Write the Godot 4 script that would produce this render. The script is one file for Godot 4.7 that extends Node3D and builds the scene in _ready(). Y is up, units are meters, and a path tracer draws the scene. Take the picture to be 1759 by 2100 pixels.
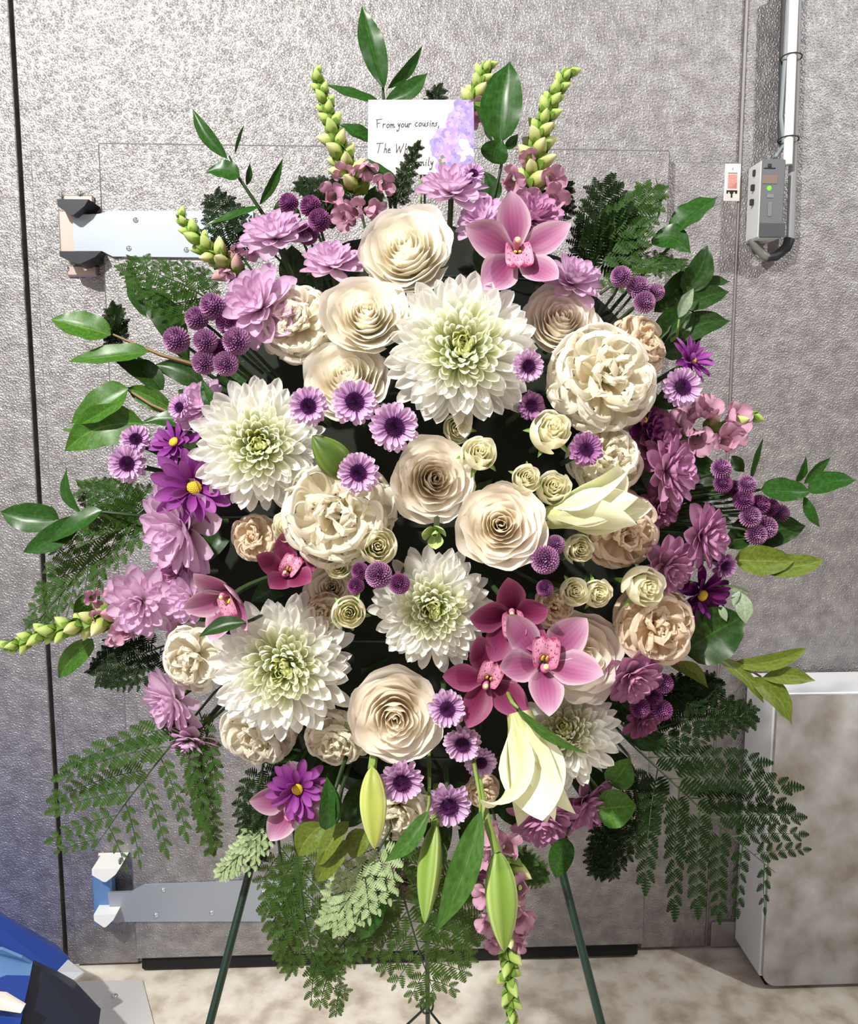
extends Node3D
# A standing spray of funeral flowers on a wire easel before the galvanised wall of a walk-in cooler.

const F := 1760.0          # focal length, in pixels of the 1759 x 2100 frame
var CP := Vector3(0, 1.45, 2.1)
var CB := Basis.from_euler(Vector3(deg_to_rad(-7.3), deg_to_rad(-2.6), 0))
var used := {}
var rng := RandomNumberGenerator.new()
var M := {}
var K := {}

# ------------------------------------------------------------------ places
func P(px: float, py: float, d: float) -> Vector3:      # the point seen at a pixel, d metres in front of the lens
	return CP + CB * (Vector3((px - 879.5) / F, (1050.0 - py) / F, -1.0) * d)

func W(px: float, py: float, z := 0.0) -> Vector3:      # the point seen at a pixel on the plane z
	var r := CB * Vector3((px - 879.5) / F, (1050.0 - py) / F, -1.0)
	return CP + r * ((z - CP.z) / r.z)

func G(px: float, py: float, y := 0.0) -> Vector3:      # the point seen at a pixel on the level y
	var r := CB * Vector3((px - 879.5) / F, (1050.0 - py) / F, -1.0)
	return CP + r * ((y - CP.y) / r.y)

func dome(px: float, py: float) -> float:               # how far away the bulging face of the spray is
	var a := (px - 880.0) / 800.0
	var b := (py - 1000.0) / 900.0
	return 0.80 + 0.15 * minf(a * a + b * b, 1.4)

func L(hex: String) -> Color:
	return Color(hex).srgb_to_linear()

# ------------------------------------------------------------------ meshes
class MB:
	var v := PackedVector3Array()
	var c := PackedColorArray()
	var uv := PackedVector2Array()
	var ix := PackedInt32Array()
	func vert(p: Vector3, col: Color, t: Vector2) -> int:
		v.append(p); c.append(col); uv.append(t)
		return v.size() - 1
	func tri(a: int, b: int, d: int) -> void:
		ix.append(a); ix.append(b); ix.append(d)
	func grid(nu: int, nv: int, f: Callable, cf: Variant = null) -> void:
		var o := v.size()
		for i in nu + 1:
			for j in nv + 1:
				var u := float(i) / nu
				var w := float(j) / nv
				var col: Color = Color.WHITE if cf == null else (cf if cf is Color else cf.call(u, w))
				vert(f.call(u, w), col, Vector2(w, u))
		for i in nu:
			for j in nv:
				var a := o + i * (nv + 1) + j
				tri(a, a + 1, a + nv + 2)
				tri(a, a + nv + 2, a + nv + 1)
	func tube(path: Array, rad: Array, sides: int, col := Color.WHITE) -> void:
		var o := v.size()
		var n := path.size()
		var side := Vector3.ZERO
		for i in n:
			var d: Vector3 = (path[mini(i + 1, n - 1)] - path[maxi(i - 1, 0)]).normalized()
			if side == Vector3.ZERO:
				side = d.cross(Vector3.UP if absf(d.y) < 0.9 else Vector3.RIGHT).normalized()
			side = (side - d * side.dot(d)).normalized()
			var up := d.cross(side)
			var r: float = rad[mini(i, rad.size() - 1)]
			for j in sides + 1:
				var a := TAU * j / sides
				vert(path[i] + (side * cos(a) + up * sin(a)) * r, col, Vector2(float(j) / sides, float(i) / maxi(n - 1, 1)))
		for i in n - 1:
			for j in sides:
				var a := o + i * (sides + 1) + j
				tri(a, a + 1, a + sides + 2)
				tri(a, a + sides + 2, a + sides + 1)
		for e in [0, n - 1]:
			var q := vert(path[e], col, Vector2(0.5, 0.5))
			for j in sides:
				var a: int = o + e * (sides + 1) + j
				if e == 0: tri(q, a + 1, a)
				else: tri(q, a, a + 1)
	func ball(at: Vector3, r: Vector3, nu := 8, nv := 12, cf: Variant = null) -> void:
		grid(nu, nv, func(u, w): return at + Vector3(sin(PI * u) * cos(TAU * w), sin(PI * u) * sin(TAU * w), -cos(PI * u)) * r, cf)
	func quad(a: Vector3, b: Vector3, d: Vector3, e: Vector3, col := Color.WHITE) -> void:   # clockwise as seen from its front
		var i := vert(a, col, Vector2(0, 0))
		vert(b, col, Vector2(1, 0)); vert(d, col, Vector2(1, 1)); vert(e, col, Vector2(0, 1))
		tri(i, i + 1, i + 2); tri(i, i + 2, i + 3)
	func box(lo: Vector3, hi: Vector3, bev := 0.002, col := Color.WHITE) -> void:
		var c0 := (lo + hi) / 2
		var h := (hi - lo) / 2
		bev = minf(bev, minf(h.x, minf(h.y, h.z)) * 0.9)
		# a bevelled box: six faces, twelve edges, eight corners
		var pt := func(s: Vector3, k: int) -> Vector3:
			var q := h - Vector3.ONE * bev
			q[k] = h[k]
			return c0 + q * s
		var face := func(pts: Array) -> void:
			var n: Vector3 = (pts[2] - pts[0]).cross(pts[1] - pts[0])
			var mid := Vector3.ZERO
			for p in pts: mid += p / pts.size()
			if n.dot(mid - c0) < 0: pts.reverse()
			if pts.size() == 4: quad(pts[0], pts[1], pts[2], pts[3], col)
			else:
				var i := vert(pts[0], col, Vector2.ZERO)
				vert(pts[1], col, Vector2.ZERO); vert(pts[2], col, Vector2.ZERO); tri(i, i + 1, i + 2)
		for k in 3:
			var a := (k + 1) % 3
			var b := (k + 2) % 3
			for s in [-1.0, 1.0]:
				var ps := []
				for e in [[-1, -1], [1, -1], [1, 1], [-1, 1]]:
					var sg := Vector3.ONE
					sg[k] = s; sg[a] = e[0]; sg[b] = e[1]
					ps.append(pt.call(sg, k))
				face.call(ps)
				for t in [-1.0, 1.0]:
					var es := []
					for q in [[-1.0, a], [1.0, a], [1.0, b], [-1.0, b]]:
						var sg := Vector3.ONE
						sg[a] = s; sg[b] = t; sg[k] = q[0]
						es.append(pt.call(sg, q[1]))
					face.call(es)
		for sx in [-1.0, 1.0]:
			for sy in [-1.0, 1.0]:
				for sz in [-1.0, 1.0]:
					var sg := Vector3(sx, sy, sz)
					face.call([pt.call(sg, 0), pt.call(sg, 1), pt.call(sg, 2)])
	func prism(pts: Array, z0: float, z1: float, col := Color.WHITE) -> void:     # a flat outline in x and y, as thick as z0 to z1
		var poly := PackedVector2Array(pts)
		if Geometry2D.is_polygon_clockwise(poly): poly.reverse()
		var t := Geometry2D.triangulate_polygon(poly)
		for z in [z0, z1]:
			var o := v.size()
			for p in poly: vert(Vector3(p.x, p.y, z), col, p)
			for i in range(0, t.size(), 3):
				var n := (poly[t[i + 1]] - poly[t[i]]).cross(poly[t[i + 2]] - poly[t[i]])
				if (n > 0) == (z == z1): tri(o + t[i], o + t[i + 2], o + t[i + 1])
				else: tri(o + t[i], o + t[i + 1], o + t[i + 2])
		for i in poly.size():
			var a := poly[i]
			var b := poly[(i + 1) % poly.size()]
			quad(Vector3(a.x, a.y, z1), Vector3(b.x, b.y, z1), Vector3(b.x, b.y, z0), Vector3(a.x, a.y, z0), col)
	func done() -> ArrayMesh:
		var n := PackedVector3Array()
		n.resize(v.size())
		for i in range(0, ix.size(), 3):
			var f := (v[ix[i + 2]] - v[ix[i]]).cross(v[ix[i + 1]] - v[ix[i]])
			for k in 3: n[ix[i + k]] += f
		for i in n.size(): n[i] = n[i].normalized() if n[i].length_squared() > 0.0 else Vector3.UP
		var a := []
		a.resize(Mesh.ARRAY_MAX)
		a[Mesh.ARRAY_VERTEX] = v; a[Mesh.ARRAY_NORMAL] = n; a[Mesh.ARRAY_COLOR] = c; a[Mesh.ARRAY_TEX_UV] = uv; a[Mesh.ARRAY_INDEX] = ix
		var m := ArrayMesh.new()
		m.add_surface_from_arrays(Mesh.PRIMITIVE_TRIANGLES, a)
		return m

# ------------------------------------------------------------------ objects
func numbered(called: String, holder: Node) -> String:
	var k := [holder, called]
	used[k] = used.get(k, -1) + 1
	return called if used[k] == 0 else "%s_%03d" % [called, used[k]]

func part(called: String, mesh: Mesh, mat: Material, parent: Node3D, t := Transform3D.IDENTITY) -> MeshInstance3D:
	var o := MeshInstance3D.new()
	o.name = numbered(called, parent)
	o.mesh = mesh
	o.material_override = mat
	o.transform = t
	parent.add_child(o, true)
	return o

func thing(called: String, label: String, category: String, group := "", t := Transform3D.IDENTITY) -> Node3D:
	var o := Node3D.new()
	o.name = numbered(called, self)
	o.transform = t
	tag(o, label, category, group)
	add_child(o, true)
	return o

func tag(o: Node3D, label: String, category: String, group := "") -> void:
	o.set_meta("label", label)
	o.set_meta("category", category)
	if group: o.set_meta("group", group)

func setting(called: String, t := Transform3D.IDENTITY, label := "", category := "") -> Node3D:
	var o := Node3D.new()
	o.name = called
	o.transform = t
	o.set_meta("kind", "structure")
	if label: tag(o, label, category)
	add_child(o, true)
	return o

func mat(color: String, rough := 0.6, metal := 0.0, extra := {}) -> StandardMaterial3D:
	var m := StandardMaterial3D.new()
	m.albedo_color = Color(color)
	m.roughness = rough
	m.metallic = metal
	for k in extra: m.set(k, extra[k])
	return m

func petal_mat(tint := "ffffff", rough := 0.55, through := 0.75) -> StandardMaterial3D:
	return mat(tint, rough, 0.0, {"vertex_color_use_as_albedo": true, "backlight_enabled": true, "backlight": Color(through, through, through), "metallic_specular": 0.35})

func noise(freq: float, octaves := 3, seed_ := 1, type := FastNoiseLite.TYPE_SIMPLEX_SMOOTH) -> FastNoiseLite:
	var n := FastNoiseLite.new()
	n.noise_type = type
	n.frequency = freq
	n.fractal_octaves = octaves
	n.seed = seed_
	return n

func noise_tex(n: FastNoiseLite, size := 512, ramp: Array = [], bump := 0.0) -> NoiseTexture2D:
	var t := NoiseTexture2D.new()
	t.width = size; t.height = size
	t.seamless = true
	t.noise = n
	if bump > 0.0:
		t.as_normal_map = true
		t.bump_strength = bump
	if ramp:
		var g := Gradient.new()
		g.offsets = PackedFloat32Array(ramp.map(func(r): return r[0]))
		g.colors = PackedColorArray(ramp.map(func(r): return Color(r[1])))
		t.color_ramp = g
	return t

func rows(text: String) -> Array:           # lines of «numbers | label»
	var out := []
	for line in text.split("\n"):
		if "|" in line:
			var k := line.split("|")
			var a: Array = Array(k[0].strip_edges().split_floats(" ", false))
			for i in range(1, k.size()): a.append(k[i].strip_edges())
			out.append(a)
	return out

func facing(px: float, py: float, d: float, tx: float, ty: float, spin := 0.0, scale_ := 1.0) -> Transform3D:
	# at a pixel and depth, the local z turned to where the flower looks (tx to the right and ty up, against 1 towards the lens)
	var z := (CB * Vector3(tx, ty, 1)).normalized()
	var x := (CB * Vector3(0, 1, 0)).cross(z).normalized()
	var b := Basis(x, z.cross(x), z) * Basis(Vector3(0, 0, 1), spin)
	return Transform3D(b.scaled_local(Vector3.ONE * scale_), P(px, py, d))

func along(a: Vector3, b: Vector3, spin := 0.0) -> Transform3D:      # at a, the local z towards b
	var z := (b - a).normalized()
	var x := (CB * Vector3(0, 0, 1)).cross(z).normalized()
	return Transform3D(Basis(x, z.cross(x), z) * Basis(Vector3(0, 0, 1), spin), a)

func stem(o: Node3D, length := 0.0, r := 0.0028, color := "stem") -> void:      # from the back of a head into the foam
	var to := P(880, 1080, 1.0)
	var from := o.position
	to = from + (to - from).limit_length(length if length > 0.0 else 0.045) * 0.6 - o.basis.z.normalized() * 0.025
	var inv := o.transform.affine_inverse()
	var b := -o.basis.z.normalized() * minf(0.03, (to - from).length() * 0.4)
	var m := MB.new()
	var path := []
	for i in 6:
		var t := i / 5.0
		path.append(inv * (from.lerp(from + b, 2 * t * (1 - t)).lerp(to, t * t) if true else from))
	var s := o.basis.get_scale().x
	m.tube(path, [r / s], 6)
	part("stem", m.done(), M[color], o)

# ------------------------------------------------------------------ all of it
func _ready() -> void:
	var cam := Camera3D.new()
	cam.name = "camera"
	cam.fov = rad_to_deg(2.0 * atan(1050.0 / F))
	cam.keep_aspect = Camera3D.KEEP_HEIGHT
	cam.near = 0.02
	cam.transform = Transform3D(CB, CP)
	add_child(cam)
	cam.current = true
	var we := WorldEnvironment.new()
	we.name = "environment"
	var e := Environment.new()
	e.background_mode = Environment.BG_COLOR
	e.background_color = Color("101010")
	e.tonemap_mode = Environment.TONE_MAPPER_LINEAR
	e.tonemap_exposure = 1.0
	e.sdfgi_enabled = true
	e.ssao_enabled = true
	e.ssil_enabled = true
	we.environment = e
	add_child(we)
	make_materials()
	lamp(Vector3(-1.5, 3.72, 3.0), 17.5, Color("fffcf6"), "round ceiling bulb lamp at the left above the photographer")
	lamp(Vector3(2.7, 3.72, 1.9), 5.5, Color("fbfaf8"), "round ceiling bulb lamp at the right, out of view")
	build_setting()
	make_petals()
	build_spray()

func lamp(at: Vector3, energy: float, tint: Color, label: String) -> void:
	var o := thing("ceiling_lamp", label, "lamp", "", Transform3D(Basis.IDENTITY, Vector3(at.x, 4.0, at.z)))
	var m := MB.new(); m.ball(Vector3.ZERO, Vector3.ONE * 0.055, 10, 16)
	part("bulb", m.done(), mat("ffffff", 0.4, 0.0, {"emission_enabled": true, "emission": tint, "emission_energy_multiplier": 6.0}), o, Transform3D(Basis.IDENTITY, at - o.position))
	m = MB.new(); m.tube([Vector3.ZERO, Vector3(0, at.y - 4.0 + 0.05, 0)], [0.05, 0.03], 14)
	part("socket", m.done(), M.lamp_metal, o)
	var l := OmniLight3D.new()
	l.name = "lamp_light"
	l.light_color = tint
	l.light_energy = energy
	l.light_size = 0.05
	l.omni_range = 8.0
	l.omni_attenuation = 2.0
	l.shadow_enabled = true
	l.position = at - o.position
	o.add_child(l)

# ------------------------------------------------------------------ materials
func leaf_tex(base: String, vein: String, side_veins: int, net: float, along_veins: int) -> ImageTexture:
	var w := 128
	var h := 256
	var im := Image.create(w, h, false, Image.FORMAT_RGB8)
	var a := Color(base)
	var b := Color(vein)
	var n := noise(0.035, 3, side_veins + along_veins)
	var cell := noise(0.06, 1, 4, FastNoiseLite.TYPE_CELLULAR)
	cell.cellular_return_type = FastNoiseLite.RETURN_DISTANCE2_SUB
	for y in h:
		for x in w:
			var q := absf(x / 127.0 * 2.0 - 1.0)
			var u := y / 255.0
			var k := 0.75 * exp(-pow(q / 0.035, 2.0))
			if side_veins:
				var s := fposmod(u * side_veins - q * 1.6 + q * q * 0.5, 1.0)
				k = maxf(k, 0.5 * exp(-pow(minf(s, 1.0 - s) / 0.05, 2.0)) * (1.0 - 0.6 * q))
				k = maxf(k, net * clampf(1.0 - 6.0 * absf(cell.get_noise_2d(x * 1.6, y * 1.6) + 1.0), 0, 1))
			if along_veins: k = maxf(k, 0.22 * pow(0.5 + 0.5 * cos(q * TAU * along_veins), 3.0))
			var col := a.lerp(b, k)
			im.set_pixel(x, y, col.lightened(0.10 * maxf(n.get_noise_2d(x, y), 0)).darkened(0.22 * maxf(-n.get_noise_2d(x, y), 0)))
	return ImageTexture.create_from_image(im)

func stucco() -> ImageTexture:
	# the embossing of the sheet: round dimples with raised rims, and finer ones between them; it repeats without a seam
	var n := 512
	var im := Image.create(n, n, false, Image.FORMAT_RGB8)
	rng.seed = 19
	var hs := PackedFloat32Array()
	hs.resize(n * n)
	for lay in [[34, 1.0], [58, 0.5]]:
		var g: int = lay[0]
		var c := float(n) / g
		var pts := []
		for i in g * g: pts.append(Vector3(rng.randf(), rng.randf(), rng.randf_range(0.36, 0.52)))
		for gy in g:
			for gx in g:
				var q: Vector3 = pts[gy * g + gx]
				var cx := (gx + q.x) * c
				var cy := (gy + q.y) * c
				var r := q.z * c
				var k := int(r * 1.35) + 1
				for y in range(int(cy) - k, int(cy) + k + 1):
					for x in range(int(cx) - k, int(cx) + k + 1):
						var d := Vector2(x - cx, y - cy).length() / r
						if d < 1.35:
							var at := posmod(y, n) * n + posmod(x, n)
							hs[at] += lay[1] * exp(-pow((d - 0.85) / 0.28, 2.0)) * 0.6
	for y in n:
		for x in n:
			var v := clampf(hs[y * n + x] * 0.5, 0.0, 1.0)
			im.set_pixel(x, y, Color(v, v, v))
	im.bump_map_to_normal_map(5.0)
	return ImageTexture.create_from_image(im)

func lip_tex() -> ImageTexture:
	var im := Image.create(128, 128, false, Image.FORMAT_RGB8)
	rng.seed = 5
	for y in 128:
		for x in 128:
			var q := absf(x / 127.0 * 2.0 - 1.0)
			var u := y / 127.0
			var col := Color("ecd070").lerp(Color("cf8fab"), smoothstep(0.15, 0.5, u + q * 0.5))
			col = col.lerp(Color("9c2a5c"), smoothstep(0.80, 0.97, u) * 0.9 + 0.35 * smoothstep(0.8, 1.0, q))
			im.set_pixel(x, y, col)
	for i in 170:
		var cx := rng.randi_range(4, 123)
		var cy := rng.randi_range(20, 124)
		if absf(cx - 64) < 10 and cy < 80: continue
		var r := rng.randi_range(1, 2)
		for dx in range(-r, r + 1):
			for dy in range(-r, r + 1):
				if dx * dx + dy * dy <= r * r and Rect2i(0, 0, 128, 128).has_point(Vector2i(cx + dx, cy + dy)): im.set_pixel(cx + dx, cy + dy, Color("7a1238"))
	return ImageTexture.create_from_image(im)

func make_materials() -> void:
	M.stem = mat("2a401b", 0.6)
	M.stem_light = mat("7f9a48", 0.55)
	M.twig = mat("8d7552", 0.7)
	M.green_vc = mat("ffffff", 0.55, 0.0, {"vertex_color_use_as_albedo": true})
	M.vc_rough = mat("ffffff", 0.7, 0.0, {"vertex_color_use_as_albedo": true})
	M.white_petal = petal_mat("fffffc", 0.55, 1.0)
	M.rose_0 = petal_mat("fffefa", 0.5, 1.0)
	M.rose_1 = petal_mat("fffcf8", 0.5, 1.0)
	M.rose_2 = petal_mat("fdfdee", 0.5, 1.0)
	M.carn_0 = petal_mat("fffefa", 0.7, 1.0)
	M.carn_1 = petal_mat("fbf0e4", 0.7, 1.0)
	M.carn_2 = petal_mat("fdfcfa", 0.7, 1.0)
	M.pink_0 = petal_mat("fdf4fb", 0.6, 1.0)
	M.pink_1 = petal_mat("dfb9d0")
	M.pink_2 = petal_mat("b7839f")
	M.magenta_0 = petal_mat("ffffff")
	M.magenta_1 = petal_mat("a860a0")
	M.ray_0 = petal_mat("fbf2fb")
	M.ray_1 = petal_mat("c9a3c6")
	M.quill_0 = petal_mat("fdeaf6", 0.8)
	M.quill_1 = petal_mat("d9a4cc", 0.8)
	M.orchid_0 = petal_mat("ffffff", 0.45)
	M.orchid_1 = petal_mat("c080a0", 0.45)
	M.lip = mat("ffffff", 0.5, 0.0, {"albedo_texture": lip_tex(), "backlight_enabled": true, "backlight": Color(0.4, 0.4, 0.4)})
	M.lily = petal_mat("fbfbe8", 0.45)
	M.bud = petal_mat("ffffff", 0.42, 0.3)
	M.snap_green = petal_mat("ffffff", 0.55, 0.5)
	M.snap_pink = petal_mat("ffffff", 0.6)
	M.seed_green = petal_mat("ffffff", 0.5, 0.5)
	var gl := {"metallic_specular": 0.38, "backlight_enabled": true, "backlight": Color(0.45, 0.45, 0.3)}
	M.ruscus = mat("ffffff", 0.33, 0.0, gl.merged({"albedo_texture": leaf_tex("264f18", "40702b", 0, 0.0, 5)}))
	M.salal = mat("ffffff", 0.36, 0.0, gl.merged({"albedo_texture": leaf_tex("39661a", "769a45", 7, 0.4, 0)}))
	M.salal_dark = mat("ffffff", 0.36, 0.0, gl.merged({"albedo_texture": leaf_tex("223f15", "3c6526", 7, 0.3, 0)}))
	M.olive_leaf = mat("ffffff", 0.45, 0.0, gl.merged({"albedo_texture": leaf_tex("5d6f22", "87944a", 7, 0.4, 0)}))
	M.pale_leaf = mat("ffffff", 0.4, 0.0, gl.merged({"albedo_texture": leaf_tex("93a78a", "c3d0ba", 5, 0.2, 0)}))
	M.lily_leaf = mat("ffffff", 0.4, 0.0, gl.merged({"albedo_texture": leaf_tex("3d6524", "587f3a", 0, 0.0, 6)}))
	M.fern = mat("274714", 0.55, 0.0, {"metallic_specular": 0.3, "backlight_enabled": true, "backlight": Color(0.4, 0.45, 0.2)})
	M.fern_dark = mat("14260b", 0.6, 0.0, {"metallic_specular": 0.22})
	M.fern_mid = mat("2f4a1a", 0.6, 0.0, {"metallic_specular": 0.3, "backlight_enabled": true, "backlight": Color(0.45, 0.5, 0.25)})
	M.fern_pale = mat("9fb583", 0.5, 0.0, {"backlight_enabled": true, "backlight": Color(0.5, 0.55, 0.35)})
	M.fern_stem = mat("2f4420", 0.5)
	M.foam = mat("10190b", 0.9)
	M.easel = mat("0f2c1f", 0.32, 0.0, {"clearcoat_enabled": true, "clearcoat": 0.4})
	# galvanised steel embossed with a fine stucco: rings and dimples about a centimetre across
	var tri := {"uv1_triplanar": true, "uv1_world_triplanar": true, "uv1_scale": Vector3(3.0, 3.0, 3.0), "normal_enabled": true, "normal_texture": stucco(), "normal_scale": 0.6}
	var patina := noise_tex(noise(0.012, 5, 8), 512, [[0.0, "8b898a"], [0.5, "9f9d9d"], [1.0, "b0afaf"]])
	M.steel = mat("ffffff", 0.54, 0.82, tri.merged({"albedo_texture": patina}))
	M.smooth_steel = mat("a4acb6", 0.5, 0.5)
	M.galv = mat("ffffff", 0.5, 0.3, {"albedo_texture": noise_tex(noise(0.011, 5, 21), 512, [[0.0, "8f877c"], [0.35, "a9a8a4"], [0.65, "bcbebf"], [1.0, "d0d3d5"]]), "uv1_triplanar": true, "uv1_world_triplanar": true, "uv1_scale": Vector3(1.3, 1.3, 1.3)})
	M.seam = mat("0b0b0c", 0.8)
	M.trim = mat("a9a6a4", 0.4, 0.6)
	M.bracket = mat("33353a", 0.4, 0.5)
	M.bracket_plate = mat("b9a79f", 0.4, 0.5)
	M.chrome = mat("dfe2e4", 0.2, 0.9)
	M.white_plastic = mat("eceeec", 0.4)
	M.grey_plastic = mat("6c6f73", 0.5)
	M.box_side = mat("d2d5d6", 0.45)
	M.dark_plastic = mat("26282b", 0.5)
	M.cable = mat("8d979a", 0.5)
	M.cable_dark = mat("3b3c40", 0.6)
	M.blue = mat("103a8e", 0.28, 0.0, {"clearcoat_enabled": true, "clearcoat": 0.3})
	M.blue_pale = mat("5f86b5", 0.35)
	M.navy = mat("141a2c", 0.4)
	M.concrete = mat("ffffff", 0.75, 0.0, {"albedo_texture": noise_tex(noise(0.009, 6, 31), 1024, [[0.0, "a29887"], [0.38, "c9bfae"], [0.55, "dad2c3"], [0.75, "e2dccf"], [1.0, "eeeae0"]]), "uv1_triplanar": true, "uv1_world_triplanar": true, "uv1_scale": Vector3(0.9, 0.9, 0.9)})
	M.plaster = mat("77767a", 0.9)
	M.ceiling = mat("5c5a5a", 0.9)
	M.red_paint = mat("8a3038", 0.6)
	M.lamp_metal = mat("e8e8e8", 0.4)

# ------------------------------------------------------------------ the cooler and its room
func build_setting() -> void:
	var m := MB.new()
	var xl := -3.6
	var xr := 3.6
	var zr := 4.4
	var hc := 4.0
	m.box(Vector3(xl - 0.1, -0.1, -0.6), Vector3(xr + 0.1, 0, zr + 0.1))
	part("slab", m.done(), M.concrete, setting("floor"))
	m = MB.new(); m.box(Vector3(xl - 0.1, hc, -0.3), Vector3(xr + 0.1, hc + 0.1, zr + 0.1))
	part("slab", m.done(), M.ceiling, setting("ceiling"))
	m = MB.new(); m.box(Vector3(xl - 0.1, 0, -0.3), Vector3(xl, hc, zr + 0.1))
	part("slab", m.done(), M.plaster, setting("wall_left"))
	m = MB.new(); m.box(Vector3(xr, 0, -0.3), Vector3(xr + 0.1, hc, zr + 0.1))
	part("slab", m.done(), M.plaster, setting("wall_right"))
	m = MB.new(); m.box(Vector3(xl, 0, zr), Vector3(xr, hc, zr + 0.1))
	part("slab", m.done(), M.plaster, setting("wall_rear"))
	var dr := setting("door_2")          # a dark red roller door behind the photographer
	for i in 14:
		m = MB.new(); m.box(Vector3(0.15, 0.02 + i * 0.2, zr - 0.04), Vector3(2.35, 0.21 + i * 0.2, zr), 0.012)
		part("slat", m.done(), M.red_paint, dr)
	# the cooler's wall, panel by panel
	var w := setting("wall_back")
	var s1 := W(75, 930).x
	var s2 := W(1490, 930).x
	for a in [[xl, s1 - 0.006], [s1 + 0.005, s2 - 0.004], [s2 + 0.004, xr]]:
		m = MB.new(); m.box(Vector3(a[0], 0.004, -0.08), Vector3(a[1], hc, 0), 0.002)
		part("panel", m.done(), M.steel, w)
	m = MB.new(); m.box(Vector3(xl, 0, -0.3), Vector3(xr, hc, -0.082), 0.001)
	part("backing", m.done(), M.seam, w)
	m = MB.new(); m.box(Vector3(s2 - 0.004, 0.004, -0.05), Vector3(s2 + 0.003, hc, 0.009), 0.003)
	part("seam_trim", m.done(), M.trim, w)
	m = MB.new(); m.box(Vector3(s2 + 0.012, 0.004, -0.01), Vector3(xr, 0.075, 0.010), 0.003)
	part("kick_strip", m.done(), M.trim, w)
	# thin cover plates on both sides of the door
	var dl := W(207, 450, 0.05).x
	var dx := W(1372, 400, 0.05).x
	var dt := W(1200, 305, 0.05).y
	for a in [[s1 + 0.03, dl - 0.005, W(120, 312).y], [dx + 0.004, s2 - 0.005, W(1450, 335).y]]:
		m = MB.new(); m.box(Vector3(a[0], 0.01, -0.01), Vector3(a[1], a[2], 0.012), 0.002)
		part("cover_plate", m.done(), M.steel, w)
	# the door
	var dz := 0.05
	var d := setting("door_1", Transform3D.IDENTITY, "wide galvanised steel cooler door with two strap hinges behind the flowers", "door")
	m = MB.new(); m.box(Vector3(dl, 0.045, 0.0), Vector3(dx, dt, dz), 0.004)
	part("leaf", m.done(), M.steel, d)
	m = MB.new(); m.box(Vector3(dl + 0.01, 0.006, 0.0), Vector3(dx - 0.01, 0.05, dz - 0.012), 0.004)
	part("gasket", m.done(), M.seam, d)
	hinge(d, [[151, 442], [204, 440], [225, 434], [520, 434], [520, 530], [233, 527], [211, 516], [154, 516]],
		[[278, 451], [264, 509], [382, 512], [400, 452]], [[117, 408, 183, 441], [122, 515, 208, 541]], [[118, 392, 182, 410], [125, 539, 190, 563]], [[117, 430, 156, 520]], [[125, 398], [164, 397], [137, 551], [175, 551], [158, 477]], M.bracket, dz)
	hinge(d, [[222, 1828], [270, 1826], [297, 1812], [640, 1800], [640, 1886], [275, 1887], [232, 1888]],
		[[335, 1825], [320, 1877], [434, 1872], [540, 1830]], [[188, 1783, 246, 1808], [192, 1876, 240, 1901]], [[190, 1764, 244, 1782], [196, 1900, 240, 1912]], [[186, 1785, 226, 1900]], [[200, 1774], [236, 1774], [225, 1858]], M.white_plastic, dz)
	control_box()
	steel_cabinet()
	threshold_plate()
	blue_sheet()

func hinge(d: Node3D, strap: Array, screws: Array, arms: Array, ears: Array, back: Array, bolts: Array, arm_mat: Material, dz: float) -> void:
	var z := dz + 0.001
	var m := MB.new()
	m.prism(strap.map(func(p): return Vector2(W(p[0], p[1], z).x, W(p[0], p[1], z).y)), z, z + 0.007)
	var h := part("hinge", m.done(), M.smooth_steel, d)
	h.set_meta("label", "flat zinc strap hinge with round screw heads")
	for r in back:
		m = MB.new(); m.box(Vector3(W(r[0], r[1], z).x, W(r[0], r[3], z).y, 0.01), Vector3(W(r[2], r[1], z).x, W(r[0], r[1], z).y, z - 0.002), 0.004)
		part("hinge_base", m.done(), M.blue_pale if arm_mat == M.white_plastic else M.bracket_plate, h)
	for r in ears:
		m = MB.new(); m.box(Vector3(W(r[0], r[1], z).x, W(r[0], r[3], z).y, 0.01), Vector3(W(r[2], r[1], z).x, W(r[0], r[1], z).y, 0.022), 0.004)
		part("foot", m.done(), M.bracket_plate, h)
	for r in arms:
		var a := W(r[0], r[1], 0.09)
		var b := W(r[2], r[3], 0.09)
		m = MB.new()
		m.prism([Vector2(a.x, a.y), Vector2(b.x, a.y), Vector2(lerpf(a.x, b.x, 0.85), lerpf(a.y, b.y, 0.45)), Vector2(lerpf(a.x, b.x, 0.5), b.y), Vector2(lerpf(a.x, b.x, 0.4), b.y), Vector2(a.x, lerpf(a.y, b.y, 0.45))], 0.012, 0.09)
		part("bracket", m.done(), arm_mat, h)
	if not K.has("screw"):
		m = MB.new(); m.ball(Vector3.ZERO, Vector3(0.0065, 0.0065, 0.0045), 6, 12)
		K.screw = m.done()
	for p in screws: part("screw", K.screw, M.chrome, h, Transform3D(Basis.IDENTITY, W(p[0], p[1], z + 0.007)))
	for p in bolts: part("bolt", K.screw, M.chrome, h, Transform3D(Basis.IDENTITY, W(p[0], p[1], 0.022)))

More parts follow.
